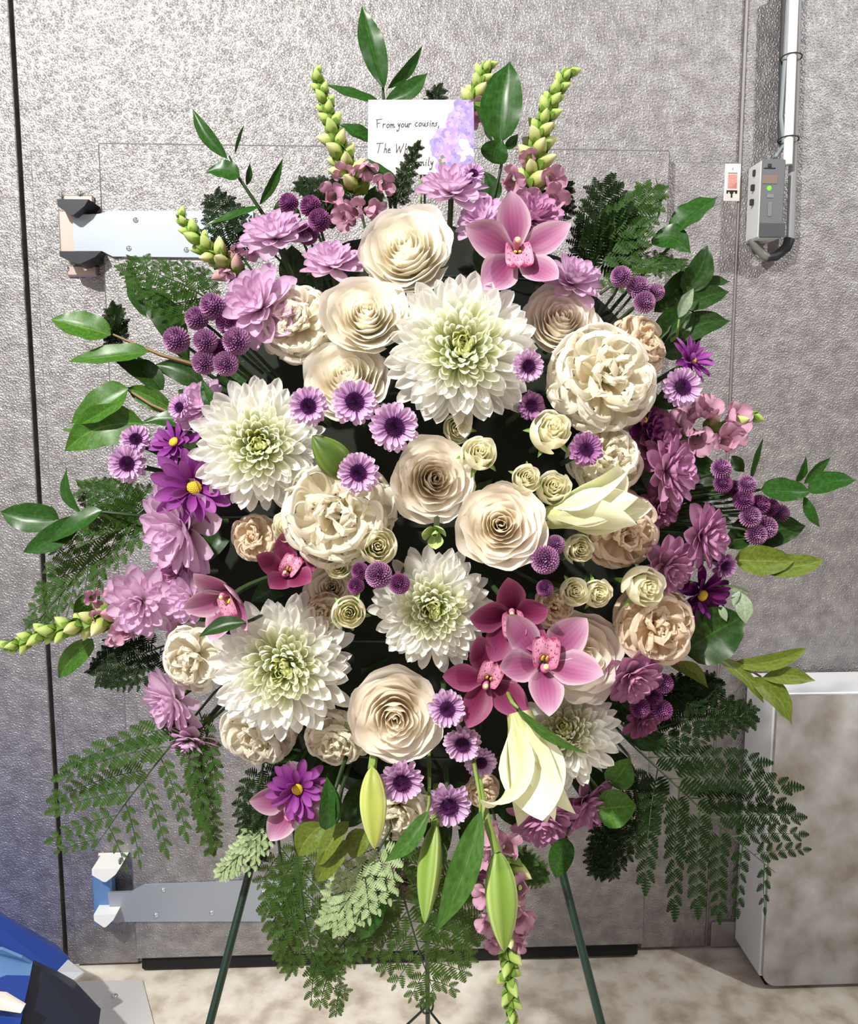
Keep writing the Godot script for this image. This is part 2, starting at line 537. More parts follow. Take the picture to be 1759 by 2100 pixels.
func control_box() -> void:
	var z := 0.08
	var o := thing("control_box", "grey box control unit with a green light mounted on the metal wall", "control box", "", Transform3D(Basis.IDENTITY, W(1580, 487, 0.01)))
	var lo := W(1556, 487, z) - o.position
	var hi := W(1612, 326, z) - o.position
	var m := MB.new(); m.box(Vector3(lo.x, lo.y, -0.01), Vector3(hi.x, hi.y, lo.z - 0.006), 0.004)
	part("case", m.done(), M.box_side, o)
	m = MB.new(); m.box(Vector3(lo.x, lo.y, lo.z - 0.006), Vector3(hi.x, hi.y, lo.z), 0.003)
	part("cover", m.done(), M.grey_plastic, o)
	var plate := func(called: String, x0, y0, x1, y1, mt: Material, dz := 0.0015) -> void:
		var a := W(x0, y1, z) - o.position
		var b := W(x1, y0, z) - o.position
		var q := MB.new(); q.box(Vector3(a.x, a.y, lo.z - 0.001), Vector3(b.x, b.y, lo.z + dz), 0.0006)
		part(called, q.done(), mt, o)
	plate.call("display", 1562, 359, 1594, 377, mat("8a7a70", 0.25))
	plate.call("emblem", 1574, 336, 1582, 343, M.dark_plastic)
	plate.call("rule_mark", 1566, 344, 1590, 346, M.dark_plastic)
	plate.call("key", 1572, 398, 1586, 406, mat("83868a", 0.5))
	plate.call("key", 1573, 414, 1583, 444, mat("7c7f84", 0.5))
	plate.call("lower_cover", 1556, 458, 1610, 486, mat("4d5054", 0.5))
	m = MB.new(); m.ball(Vector3.ZERO, Vector3(0.0055, 0.0055, 0.003), 6, 10)
	part("indicator_light", m.done(), mat("58e82a", 0.4, 0.0, {"emission_enabled": true, "emission": Color("6cf52a"), "emission_energy_multiplier": 1.2}), o, Transform3D(Basis.IDENTITY, W(1577, 386, z) - o.position))
	m = MB.new()
	m.tube([W(1538, 490, 0.03), W(1548, 502, 0.03), W(1566, 524, 0.03), W(1576, 528, 0.03)].map(func(p): return p - o.position), [0.008, 0.0105, 0.0105, 0.009], 10)
	part("elbow", m.done(), mat("7c7b76", 0.4), o)
	m = MB.new()
	m.tube([W(1572, 528, 0.03), W(1590, 526, 0.03), W(1612, 508, 0.03), W(1619, 490, 0.03)].map(func(p): return p - o.position), [0.009, 0.011, 0.012, 0.013], 10)
	part("elbow", m.done(), M.dark_plastic, o)
	for p in [[1547, 355], [1543, 385], [1541, 415]]:
		m = MB.new(); m.box(Vector3(-0.004, -0.007, -0.004), Vector3(0.004, 0.007, 0.004), 0.001)
		part("clip", m.done(), M.dark_plastic, o, Transform3D(Basis.IDENTITY, W(p[0], p[1], 0.04) - o.position))
	# conduit, cable and ties above it
	var c := thing("conduit", "white conduit pipe running up the metal wall above the grey control box", "pipe", "", Transform3D(Basis.IDENTITY, W(1619, 490, 0.04)))
	m = MB.new(); m.tube([W(1615, 338, 0.05), W(1629, -40, 0.05)].map(func(p): return p - c.position), [0.0105], 14)
	part("pipe", m.done(), M.white_plastic, c)
	m = MB.new(); m.tube([W(1621, 490, 0.03), W(1636, -40, 0.03)].map(func(p): return p - c.position), [0.010], 14)
	part("pipe", m.done(), mat("8f9294", 0.4), c)
	for p in [[1622, 119], [1616, 287]]:
		m = MB.new()
		var ring := []
		for i in 13: ring.append(Vector3(cos(TAU * i / 12.0) * 0.024, 0.004 * sin(TAU * i / 12.0), sin(TAU * i / 12.0) * 0.022))
		m.tube(ring, [0.0016], 5)
		part("cable_tie", m.done(), M.dark_plastic, c, Transform3D(Basis.IDENTITY, W(p[0], p[1], 0.04) - c.position))
	var k := thing("cable", "grey cable tied beside the white conduit pipe on the wall", "cable", "", Transform3D(Basis.IDENTITY, W(1600, 300, 0.03)))
	m = MB.new(); m.tube([W(1618, -40, 0.03), W(1611, 110, 0.035), W(1606, 180, 0.03), W(1602, 240, 0.03), W(1608, 285, 0.035), W(1606, 300, 0.03), W(1590, 322, 0.04)].map(func(p): return p - k.position), [0.006, 0.006, 0.006, 0.006, 0.006, 0.005, 0.005], 8)
	part("sheath", m.done(), M.cable, k)
	m = MB.new(); m.tube([W(1609, -40, 0.015), W(1603, 110, 0.015), W(1600, 290, 0.015)].map(func(p): return p - k.position), [0.007], 8)
	part("core_wire", m.done(), M.cable_dark, k)
	# the sticker left of the seam
	var im := Image.create(96, 208, false, Image.FORMAT_RGB8)
	im.fill(Color("e9e2de"))
	im.fill_rect(Rect2i(16, 46, 64, 8), Color("8a7f7c"))
	im.fill_rect(Rect2i(16, 56, 64, 84), Color("e2a59b"))
	rng.seed = 4
	for y in range(62, 138, 9):
		var x := 20
		while x < 74:
			var n := rng.randi_range(3, 8)
			im.fill_rect(Rect2i(x, y, n, 4), Color("a8564f"))
			x += n + 3
	im.fill_rect(Rect2i(10, 150, 74, 20), Color("28282a"))
	for x in [22, 58]: im.fill_rect(Rect2i(x, 160, 10, 36), Color("e9e2de"))
	im.fill_rect(Rect2i(40, 150, 12, 44), Color("28282a"))
	for i in 6: im.fill_rect(Rect2i(48 - i, 18 + i * 2, 2 + i, 3), Color("b53636"))
	var lm := mat("ffffff", 0.5, 0.0, {"albedo_texture": ImageTexture.create_from_image(im)})
	var a := W(1481, 413)
	var b := W(1513, 341)
	var l := thing("sticker", "small white warning sticker with pink panel on metal wall near the seam", "sticker", "", Transform3D(Basis.IDENTITY, Vector3((a.x + b.x) / 2, (a.y + b.y) / 2, 0.012)))
	m = MB.new()
	var hx := (b.x - a.x) / 2
	var hy := (b.y - a.y) / 2
	m.quad(Vector3(-hx, hy, 0.0015), Vector3(hx, hy, 0.0015), Vector3(hx, -hy, 0.0015), Vector3(-hx, -hy, 0.0015))
	part("print", m.done(), lm, l)
	m = MB.new(); m.box(Vector3(-hx - 0.002, -hy - 0.002, 0), Vector3(hx + 0.002, hy + 0.002, 0.0012), 0.0005)
	part("backing", m.done(), M.white_plastic, l)

func steel_cabinet() -> void:
	# a low galvanised box against the wall at the right
	var f := G(1600, 2031)
	var x0 := W(1577, 1700, f.z).x
	var top := W(1650, 1424, f.z).y
	var o := thing("steel_cabinet", "low galvanised steel box with stained face and bright side on the floor", "cabinet", "", Transform3D(Basis.IDENTITY, Vector3(x0, 0, 0.012)))
	var w := 0.9
	var d: float = f.z - 0.012
	var m := MB.new()
	var r := 0.035
	var out := [Vector2(0.004, top - 0.003)]
	out.append(Vector2(w, top - 0.003)); out.append(Vector2(w, 0.012))
	for i in 6:
		var a := -PI / 2 - i * PI / 10
		out.append(Vector2(r + 0.004 + r * cos(a), 0.012 + r + r * sin(a)))
	m.prism(out, d - 0.012, d)
	part("face", m.done(), M.galv, o)
	m = MB.new(); m.box(Vector3(0, 0.03, 0), Vector3(0.012, top - 0.002, d - 0.012), 0.003)
	part("side", m.done(), mat("e9ecef", 0.35, 0.1), o)
	m = MB.new(); m.box(Vector3(0, top - 0.012, 0), Vector3(w, top, d - 0.010), 0.003)
	part("top", m.done(), mat("e9ecef", 0.4, 0.1), o)
	m = MB.new(); m.box(Vector3(0.02, 0, 0.01), Vector3(w, 0.014, d - 0.02), 0.002)
	part("base", m.done(), M.seam, o)

func threshold_plate() -> void:
	var o := thing("threshold_plate", "flat pale steel plate with rounded corner and one rivet on the floor", "floor plate", "", Transform3D(Basis.IDENTITY, G(220, 2050)))
	var pts := []
	for p in [[292, 2014], [175, 2016], [158, 2019], [147, 2028], [143, 2042], [150, 2060], [170, 2085], [215, 2160], [330, 2160]]:
		var q := G(p[0], p[1]) - o.position
		pts.append(Vector2(q.x, -q.z))
	var m := MB.new()
	m.prism(pts, 0.0005, 0.006)
	part("plate", m.done(), mat("d3d2cf", 0.4, 0.25), o, Transform3D(Basis(Vector3(1, 0, 0), -PI / 2), Vector3.ZERO))
	m = MB.new(); m.ball(Vector3.ZERO, Vector3(0.008, 0.004, 0.008), 6, 12)
	part("rivet", m.done(), M.chrome, o, Transform3D(Basis.IDENTITY, G(235, 2042, 0.007) - o.position))

func blue_sheet() -> void:
	# out of focus at the lower left: a dark blue plastic sheet standing in stiff folds
	var o := thing("plastic_sheet", "crumpled dark blue plastic sheet standing in stiff folds at left edge", "plastic sheet", "", Transform3D(Basis.IDENTITY, G(60, 2230)))
	var n := noise(5.0, 3, 12)
	var mound := MB.new()
	mound.grid(24, 24, func(u, v):
		var x: float = lerpf(-1.75, -0.90 + 0.27 * u, v)
		var z: float = lerpf(0.02, 1.2, u)
		var k: float = pow(sin(PI * clampf(u, 0.02, 0.98)) * sin(PI * clampf(v, 0.02, 0.98)), 0.6) * (1.0 - 0.45 * v)
		return Vector3(x, 0.006 + k * (0.36 + 0.08 * absf(n.get_noise_2d(x, z) * 2.0)), z) - o.position)
	part("heap", mound.done(), mat("1f5fe8", 0.3), o)
	var fold := func(called: String, pts: Array, mt: Material) -> void:
		var m := MB.new()
		var q := []
		for p in pts: q.append(P(p[0], p[1], p[2]) - o.position)
		var nrm: Vector3 = (q[2] - q[0]).cross(q[1] - q[0]).normalized() * 0.003
		for s in [1, -1]:
			for i in range(1, q.size() - 1):
				var a := m.vert(q[0] + nrm * s, Color.WHITE, Vector2.ZERO)
				m.vert(q[i if s == 1 else i + 1] + nrm * s, Color.WHITE, Vector2.ZERO)
				m.vert(q[i + 1 if s == 1 else i] + nrm * s, Color.WHITE, Vector2.ZERO)
				m.tri(a, a + 1, a + 2)
		for i in q.size():
			var b: Vector3 = q[(i + 1) % q.size()]
			m.quad(q[i] + nrm, b + nrm, b - nrm, q[i] - nrm)
		part(called, m.done(), mt, o)
	fold.call("fold", [[-160, 1780, 1.95], [30, 1903, 2.02], [70, 1918, 2.02], [115, 1940, 2.0], [142, 1968, 1.97], [115, 1996, 1.92], [60, 1985, 1.9], [-10, 1950, 1.88], [-160, 1940, 1.88]], M.blue)
	fold.call("fold", [[-60, 1940, 1.8], [5, 1945, 1.8], [45, 1962, 1.81], [66, 1975, 1.83], [60, 2005, 1.8], [-60, 2000, 1.75]], M.blue_pale)
	fold.call("fold", [[68, 1972, 1.87], [118, 1995, 1.9], [150, 2013, 1.9], [205, 2072, 1.84], [196, 2140, 1.75], [35, 2140, 1.7]], M.navy)
	fold.call("fold", [[-60, 2000, 1.76], [62, 2003, 1.8], [40, 2100, 1.7], [-60, 2140, 1.65]], M.blue)
	fold.call("lining", [[-50, 2030, 1.7], [12, 2036, 1.7], [52, 2060, 1.7], [44, 2076, 1.69], [-50, 2062, 1.67]], mat("e6d9cf", 0.6))
	fold.call("lining", [[115, 1996, 1.915], [139, 1970, 1.965], [172, 1996, 1.93], [150, 2012, 1.91]], mat("b9bdc2", 0.5))

# ------------------------------------------------------------------ petals
func petal(nu: int, nv: int, o: Dictionary) -> ArrayMesh:
	# a petal one unit long on +y, its inner face to +z: w half width, b width at the base, pk where it is widest, cup edges raised, bend curls it towards +z
	var w: float = o.get("w", 0.2)
	var b: float = o.get("b", 0.4)
	var pk: float = o.get("pk", 0.65)
	var cup: float = o.get("cup", 0.3)
	var bend: float = o.get("bend", 0.3)
	var bp: float = o.get("bp", 1.5)
	var sharp: float = o.get("sharp", 0.5)
	var wave: float = o.get("wave", 0.0)
	var wn: float = o.get("wn", 5.0)
	var ph: float = o.get("ph", 0.0)
	var frill: float = o.get("frill", 0.0)
	var c0: Color = L(o.get("c0", "ffffff"))
	var c1: Color = L(o.get("c1", "ffffff"))
	var c2: Color = L(o.get("c2", "ffffff"))
	var ce: Color = L(o.get("ce", o.get("c2", "ffffff")))
	var edge: float = o.get("edge", 0.0)
	var streak: float = o.get("streak", 0.0)
	var ys := [0.0]
	var zs := [0.0]
	for i in 24:
		var a := bend * pow((i + 0.5) / 24.0, bp)
		ys.append(ys[-1] + cos(a) / 24.0)
		zs.append(zs[-1] + sin(a) / 24.0)
	var f := func(u: float, v: float) -> Vector3:
		var q := v * 2.0 - 1.0
		var s := lerpf(b, 1.0, smoothstep(0.0, pk, u)) if u < pk else pow(maxf(1.0 - pow((u - pk) / (1.0 - pk), 2.0), 0.0), sharp)
		var i := mini(int(u * 24.0), 23)
		var t := u * 24.0 - i
		var a := bend * pow(u, bp)
		var x := q * w * s
		var z := cup * w * s * q * q + wave * u * u * sin(q * wn + ph) + 0.35 * wave * u * u * sin(q * wn * 2.3 + ph * 1.7 + u * 5.0)
		var y: float = lerpf(ys[i], ys[i + 1], t)
		var zz: float = lerpf(zs[i], zs[i + 1], t)
		return Vector3(x, y - sin(a) * z + wave * 0.4 * u * u * sin(q * wn * 1.6 + ph) + frill * pow(u, 4.0) * (sin(q * 23.0 + ph) + 0.7 * sin(q * 41.0)), zz + cos(a) * z)
	var cf := func(u: float, v: float) -> Color:
		var q := absf(v * 2.0 - 1.0)
		var col := c0.lerp(c1, clampf(u / 0.5, 0, 1)).lerp(c2, clampf((u - 0.5) / 0.5, 0, 1))
		col = col.lerp(ce, edge * pow(maxf(q, u * u), 3.0))
		return col.darkened(streak * (0.5 + 0.5 * cos(v * TAU * o.get("sn", 3.0))) * (1.0 - u * 0.5))
	var m := MB.new()
	m.grid(nu, nv, func(u, v): return f.call(lerpf(u, 1.0 - (1.0 - u) * (1.0 - u), 0.75), v), func(u, v): return cf.call(lerpf(u, 1.0 - (1.0 - u) * (1.0 - u), 0.75), v))
	return m.done()

func put(o: Node3D, called: String, mesh: Mesh, m: Material, phi: float, th: float, r0: float, z0: float, length: float, wide := 1.0, roll := 0.0) -> MeshInstance3D:
	# a petal on the flower's axis z: phi round it, th away from it
	var dir := Vector3(cos(phi) * sin(th), sin(phi) * sin(th), cos(th))
	var n := Vector3(-cos(phi) * cos(th), -sin(phi) * cos(th), sin(th))
	var b := Basis(dir.cross(n), dir, n) * Basis(Vector3(0, 1, 0), roll)
	return part(called, mesh, m, o, Transform3D(b.scaled_local(Vector3(length * wide, length, length)), Vector3(cos(phi) * r0, sin(phi) * r0, z0)))

func rj(a: float) -> float:
	return rng.randf_range(-a, a)

func calyx(o: Node3D, r: float, z: float, length := 0.5) -> void:      # a green cup behind a head
	if not K.has("calyx"):
		var m := MB.new()
		m.grid(6, 12, func(u, v): return Vector3(cos(TAU * v), sin(TAU * v), 0) * (0.25 + 0.75 * sqrt(u)) + Vector3(0, 0, u - 1.0), func(u, v): return L("5d7a35").lerp(L("7d9a4b"), u))
		K.calyx = m.done()
	part("calyx", K.calyx, M.green_vc, o, Transform3D(Basis.from_scale(Vector3(r, r, r * length * 2)), Vector3(0, 0, z)))

# ------------------------------------------------------------------ the flowers
func make_petals() -> void:
	for i in 3:
		var a := 0.1 * i
		K["mum_out%d" % i] = petal(9, 5, {"w": 0.100 + a * 0.08, "b": 0.42, "pk": 0.74, "cup": 0.7, "bend": 0.6 + 2 * a, "bp": 2.2, "c0": "f6f8e2", "c1": "fdfdf8", "c2": "ffffff"})
		K["mum_mid%d" % i] = petal(9, 5, {"w": 0.088 + a * 0.08, "b": 0.45, "pk": 0.78, "cup": 0.8, "bend": 0.9 + 2 * a, "bp": 2.4, "c0": "d9e592", "c1": "f3f7d8", "c2": "fffffc"})
		K["mum_in%d" % i] = petal(7, 4, {"w": 0.13, "b": 0.6, "pk": 0.75, "cup": 0.9, "bend": 0.9 + a, "bp": 1.6, "c0": "a9b84c", "c1": "d3dc88", "c2": "f0f3c8"})
		K["pink%d" % i] = petal(8, 6, {"w": 0.215 + a * 0.2, "b": 0.45, "pk": 0.64, "cup": 0.45, "bend": 0.35 - a, "bp": 1.6, "sharp": 0.55, "c0": "fefaf2", "c1": "fcf1f8", "c2": "f3def0", "ce": "d3a6d5", "edge": 0.7, "streak": 0.07})
		K["magenta%d" % i] = petal(8, 6, {"w": 0.185 + a * 0.1, "b": 0.5, "pk": 0.58, "cup": 0.35, "bend": 0.3 - 2 * a, "bp": 1.3, "sharp": 0.6, "c0": "76207c", "c1": "9e44a2", "c2": "b670ba", "ce": "8c3490", "edge": 0.5, "streak": 0.18})
		K["ray%d" % i] = petal(6, 4, {"w": 0.15, "b": 0.45, "pk": 0.74, "cup": 0.55, "bend": 0.3 + 2 * a, "bp": 1.4, "c0": "9b5aa2", "c1": "d6acd9", "c2": "efd9f0", "ce": "f8ecf8", "edge": 0.5})
		K["carn%d" % i] = petal(12, 26, {"w": 0.62, "b": 0.2, "pk": 0.74, "cup": 0.15, "bend": -0.4 + 3 * a, "bp": 1.5, "sharp": 0.42, "wave": 0.12, "wn": 7.0 + 2 * i, "ph": 1.7 * i, "frill": 0.03, "c0": "f4ecd0", "c1": "faf6e6", "c2": "fefcf5"})
		K["carn_in%d" % i] = petal(12, 22, {"w": 0.40, "b": 0.3, "pk": 0.72, "cup": 0.5, "bend": 0.5, "bp": 1.5, "sharp": 0.45, "wave": 0.10, "wn": 7.0 + 2 * i, "ph": 2.1 * i, "frill": 0.04, "c0": "f1e8c8", "c1": "f8f2de", "c2": "fdfaee"})
	# pompon: a ball of tiny quills, too small to pick apart
	var m := MB.new()
	var seedf := petal(3, 2, {"w": 0.24, "b": 0.5, "pk": 0.6, "cup": 0.8, "bend": 0.5, "c0": "5c2f62", "c1": "b084b2", "c2": "e4c8e2"})
	add_quills(m, seedf, 170, 0.93, 0.62, 0.36)
	K.quills = m.done()
	m = MB.new()
	m.ball(Vector3(0, 0, -0.1), Vector3(0.62, 0.62, 0.55), 8, 14, L("5e2268"))
	K.pompon_core = m.done()
	# the dark eye of a button flower: tiny tubes on a low dome
	m = MB.new()
	var tube_f := petal(3, 2, {"w": 0.3, "b": 0.8, "pk": 0.5, "cup": 0.9, "bend": 0.4, "c0": "2e0a34", "c1": "5a1c63", "c2": "7c3886"})
	add_quills(m, tube_f, 120, 0.34, 0.85, 0.42)
	m.ball(Vector3(0, 0, 0), Vector3(0.9, 0.9, 0.3), 6, 14, L("33103a"))
	K.eye = m.done()
	m = MB.new()
	m.ball(Vector3(0, 0, 0), Vector3(1, 1, 0.6), 8, 14, func(u, v): return L("b59a1c").lerp(L("e0c63a"), u))
	for i in 60:
		var r := sqrt((i + 0.5) / 60.0) * 0.95
		var a := i * 2.39996
		m.ball(Vector3(r * cos(a), r * sin(a), 0.6 * sqrt(1.0 - r * r)), Vector3.ONE * 0.09, 3, 5, L("e6d04a"))
	K.disc = m.done()
	# roses: each layer of each sort has a petal of its own
	for sort in [["rose", 30, 1.0], ["loose", 24, 1.12], ["bud", 15, 0.62]]:
		var n: int = sort[1]
		for k in n:
			K["%s%d" % [sort[0], k]] = rose_petal(k, n, sort[2], sort[0])
	# orchid
	for i in 2:
		K["tepal%d" % i] = petal(12, 28, {"w": 0.33 - 0.05 * i, "b": 0.35, "pk": 0.46, "cup": 0.3, "bend": 0.3 + 0.35 * i, "bp": 1.3, "sharp": 0.8, "c0": "7a2852", "c1": "ac5c8b", "c2": "c586b0", "ce": "ecd0e0", "edge": 0.9, "streak": 0.2, "sn": 8.0})
	m = MB.new()
	m.grid(14, 14, lip_point)
	K.lip = m.done()
	m = MB.new()
	var arch := []
	for i in 7: arch.append(Vector3(0, 0.06 + 0.16 * sin(i / 6.0 * 2.0), 0.02 + 0.36 * i / 6.0))
	m.tube(arch, [0.06, 0.075, 0.085, 0.09, 0.09, 0.085, 0.05], 10, L("c9769f"))
	K.column = m.done()
	m = MB.new()
	m.ball(Vector3(0, 0.19, 0.40), Vector3(0.065, 0.07, 0.06), 7, 10, L("efe3a2"))
	K.cap = m.done()
	m = MB.new()
	for s in [-1.0, 1.0]:
		m.tube([Vector3(0.05 * s, -0.05, 0.1), Vector3(0.05 * s, -0.02, 0.2), Vector3(0.045 * s, -0.06, 0.3)], [0.02, 0.035, 0.02], 8, L("e9cf5a"))
	K.ridges = m.done()
	# lily tepals
	for i in 2:
		K["lily%d" % i] = petal(14, 8, {"w": 0.13 + 0.035 * i, "b": 0.22, "pk": 0.48, "cup": 0.55, "bend": [0.35, -0.5][i], "bp": [1.5, 3.0][i], "sharp": 1.0, "c0": "ccd58e", "c1": "f5f7e0", "c2": "fafbf0", "ce": "fefefa", "edge": 0.7, "streak": 0.06})
	K.lily_flap = petal(14, 8, {"w": 0.16, "b": 0.25, "pk": 0.45, "cup": 0.5, "bend": -2.3, "bp": 3.2, "sharp": 0.8, "c0": "c6d084", "c1": "eff2d0", "c2": "f5f6de", "ce": "fcfcf2", "edge": 0.7, "streak": 0.06})
	for i in 3:
		var cols: Array = [["4d7423", "8fae4c", "c6d893"], ["7d8a30", "b9c564", "dde29a"], ["344c18", "526c28", "74893c"]][i]
		m = MB.new()
		m.grid(22, 30, func(u, v):
			var a: float = TAU * v
			var r: float = pow(sin(PI * pow(u, 0.85)), 0.75) * (0.72 + 0.28 * absf(cos(1.5 * a))) * (1.0 + 0.02 * cos(12.0 * a))
			return Vector3(cos(a) * r, sin(a) * r, u), func(u, v):
			var g: float = pow(absf(cos(1.5 * TAU * v)), 3.0)
			return L(cols[0]).lerp(L(cols[1]), clampf(0.25 + 0.9 * u * (1.2 - u) + 0.35 * g, 0, 1)).lerp(L(cols[2]), 0.75 * (0.5 + 0.5 * cos(12.0 * TAU * v)) * g))
		K["lily_bud%d" % i] = m.done()
	# snapdragon
	for i in 3:
		var cb: Array = [["8aa84a", "a9c266", "c3d488"], ["86a045", "b3c069", "d9dca8"], ["7f9440", "bda489", "c99aa3"]][i]
		m = MB.new()
		m.grid(8, 12, func(u, v):
			var a: float = TAU * v
			var r: float = pow(sin(PI * pow(u, 0.8)), 0.62) * 0.29 * (1.0 - 0.4 * u * u) * (1.0 - 0.13 * pow(maxf(cos(a), 0.0), 8.0))
			return Vector3(cos(a) * r, sin(a) * r - 0.12 * u * u, u), func(u, v): return L(cb[0]).lerp(L(cb[1]), u * 1.6).lerp(L(cb[2]), clampf(u * 2.0 - 0.9, 0, 1)))
		for k in 4:
			var a := TAU * k / 4.0 + 0.4
			m.grid(4, 2, func(u, v): return Vector3(cos(a), sin(a), 0) * (0.10 + 0.22 * sin(PI * minf(u, 0.6))) + Vector3(-sin(a), cos(a), 0) * (v - 0.5) * 0.42 * (1.0 - u * u) + Vector3(0, 0, 0.52 * u), L("6f9138"))
		K["snap_bud%d" % i] = m.done()
	m = MB.new()
	m.grid(8, 12, func(u, v): return Vector3(cos(TAU * v), sin(TAU * v), 0) * (0.13 + 0.16 * u + 0.04 * sin(4 * TAU * v) * u) + Vector3(0, 0, 0.62 * u), func(u, v): return L("a5807c").lerp(L("d3a0b8"), u))
	K.snap_tube = m.done()
	for i in 2:
		K["snap_lobe%d" % i] = petal(8, 8, {"w": 0.6, "b": 0.5, "pk": 0.6, "cup": 0.2, "bend": [-1.0, 0.9][i], "bp": 1.2, "wave": 0.08, "wn": 4.0, "ph": i * 1.3, "c0": "c08fa2", "c1": "d2a3bb", "c2": "ddb3ca", "ce": "b97f9c", "edge": 0.5})
	# toothed fern leaflets
	for i in 3:
		m = MB.new()
		fern_leaflet(m, i)
		K["leaflet%d" % i] = m.done()

func add_quills(m: MB, src: ArrayMesh, n: int, r: float, length: float, wide: float) -> void:
	var s := src.surface_get_arrays(0)
	for i in n:
		var t := (i + 0.5) / n
		var phi := i * 2.39996
		var th := acos(1.0 - 1.55 * t) if r > 0.5 else 0.1 + 1.25 * sqrt(t)
		var dir := Vector3(cos(phi) * sin(th), sin(phi) * sin(th), cos(th))
		var nn := Vector3(-cos(phi) * cos(th), -sin(phi) * cos(th), sin(th))
		var at := dir * (r - 0.36 if r > 0.5 else 0.25)
		if r <= 0.5: at = Vector3(cos(phi), sin(phi), 0) * sqrt(t) * 0.72 + Vector3(0, 0, 0.15 * (1 - t))
		var ln := 0.45 if r > 0.5 else 0.34
		var b := Basis(dir.cross(nn), dir, nn).scaled_local(Vector3(ln, ln, ln))
		var o := m.v.size()
		for k in s[Mesh.ARRAY_VERTEX].size():
			m.vert(at + b * s[Mesh.ARRAY_VERTEX][k], s[Mesh.ARRAY_COLOR][k], s[Mesh.ARRAY_TEX_UV][k])
		for k in s[Mesh.ARRAY_INDEX]: m.ix.append(o + k)

func lip_point(u: float, v: float) -> Vector3:
	# the orchid's lip: a trough with raised side lobes that rolls down at its ruffled front
	var q := v * 2.0 - 1.0
	var wide := 0.14 + 0.22 * smoothstep(0.1, 0.75, u) * (1.0 - 0.75 * pow(maxf(u - 0.75, 0.0) / 0.25, 2.0))
	var roll := smoothstep(0.5, 1.0, u)
	var y := -0.10 - 0.05 * u - 0.34 * roll + q * q * (0.34 * (1.0 - smoothstep(0.45, 0.85, u)) - 0.02) + 0.035 * sin(q * 9.0) * roll
	return Vector3(q * wide, y, 0.04 + 0.46 * minf(u, 0.8) + 0.03 * sin(q * 7.0) * roll)

func rose_petal(k: int, n: int, open: float, sort: String) -> ArrayMesh:
	var t := (k + 0.5) / n
	rng.seed = 77 + k * 13 + n
	var hw := lerpf(2.2, 1.18, sqrt(t))
	var rim := lerpf(0.05, 0.98, pow(t, 1.08)) * open
	var top := (lerpf(0.26, -0.10, t * t) if sort != "bud" else lerpf(0.42, 0.2, t)) + rj(0.03)
	var base := -0.72
	var belly := lerpf(0.95, 1.12, t) if sort != "bud" else lerpf(1.0, 1.75, t)
	var lip := smoothstep(0.25, 0.8, t) * (0.13 if sort == "rose" else 0.2 if sort == "loose" else 0.03) + rj(0.015)
	var p1 := rj(3.0)
	var p2 := rj(3.0)
	var wob := 0.02 + 0.035 * t if sort != "loose" else 0.03 + 0.05 * t
	var point := 0.05 * smoothstep(0.5, 1.0, t)
	var m := MB.new()
	var c_in: Color = L("fdf5e2").lerp(L("fefaf0"), t)
	var c_out: Color = L("fefbf2").lerp(L("fffdf8"), t)
	m.grid(12, 20, func(u, v):
		var q: float = v * 2.0 - 1.0
		var h: float = u * (1.0 - 0.30 * pow(absf(q), 3.6))
		var r: float = 0.06 * (1 - h) * (1 - h) + 2.0 * h * (1 - h) * rim * belly + h * h * rim
		var z: float = base * (1 - h) * (1 - h) + 2.0 * h * (1 - h) * lerpf(-0.2, -0.62, t) + h * h * top
		var s: float = maxf(h - 0.72, 0.0) / 0.28
		r += lip * s * s + wob * s * (sin(q * 5.0 + p1) + 0.4 * sin(q * 13.0 + p2)) + 0.06 * rim * q
		z += -0.55 * lip * s * s * s + wob * s * 0.8 * sin(q * 6.0 + p2) + point * s * (1.0 - absf(q) * 2.5 if absf(q) < 0.4 else 0.0)
		var a: float = q * hw
		return Vector3(r * cos(a), r * sin(a), z), func(u, v): return c_in.lerp(c_out, u * u))
	return m.done()

const GROW := {"rose": 1.06, "spray_rose": 1.1, "carnation": 1.08, "chrysanthemum": 1.02, "cushion_chrysanthemum": 1.16, "daisy": 1.12, "button_chrysanthemum": 1.04, "pompon": 1.06, "orchid": 1.15}

func stand(kind: String, label: String, category: String, group: String, r: Array, size_px := -1.0) -> Node3D:
	# r: x y width tx ty lift(cm) spin
	var d: float = dome(r[0], r[1]) + r[5] * 0.01
	var s: float = r[2] * GROW.get(kind, 1.0) * 0.5 * d / F
	var o := thing(kind, label, category, group, facing(r[0], r[1], d, r[3], r[4], r[6], s))
	return o

func make_rose(r: Array, kind: String, sort: String, group: String) -> void:
	var o := stand(kind, r[-1], "rose", group, r)
	var n: int = {"rose": 30, "loose": 24, "bud": 15}[sort]
	var m: Material = M["rose_" + str(int(r[7]))]
	for k in n:
		var phi := k * 2.39996
		var t := Transform3D(Basis(Vector3(0, 0, 1), phi) * (Basis.IDENTITY if sort != "bud" else Basis.from_scale(Vector3(1.25, 1.25, 1.3))), Vector3.ZERO)
		part("petal", K["%s%d" % [sort, k]], m, o, t)
	calyx(o, 0.34, -0.62, 0.2)
	if sort == "bud":
		for k in 5:
			put(o, "sepal", K.sepal, M.green_vc, k * TAU / 5 + 0.3, 1.55 + rj(0.35), 0.2, -0.62, 0.95, 1.0)
	stem(o)

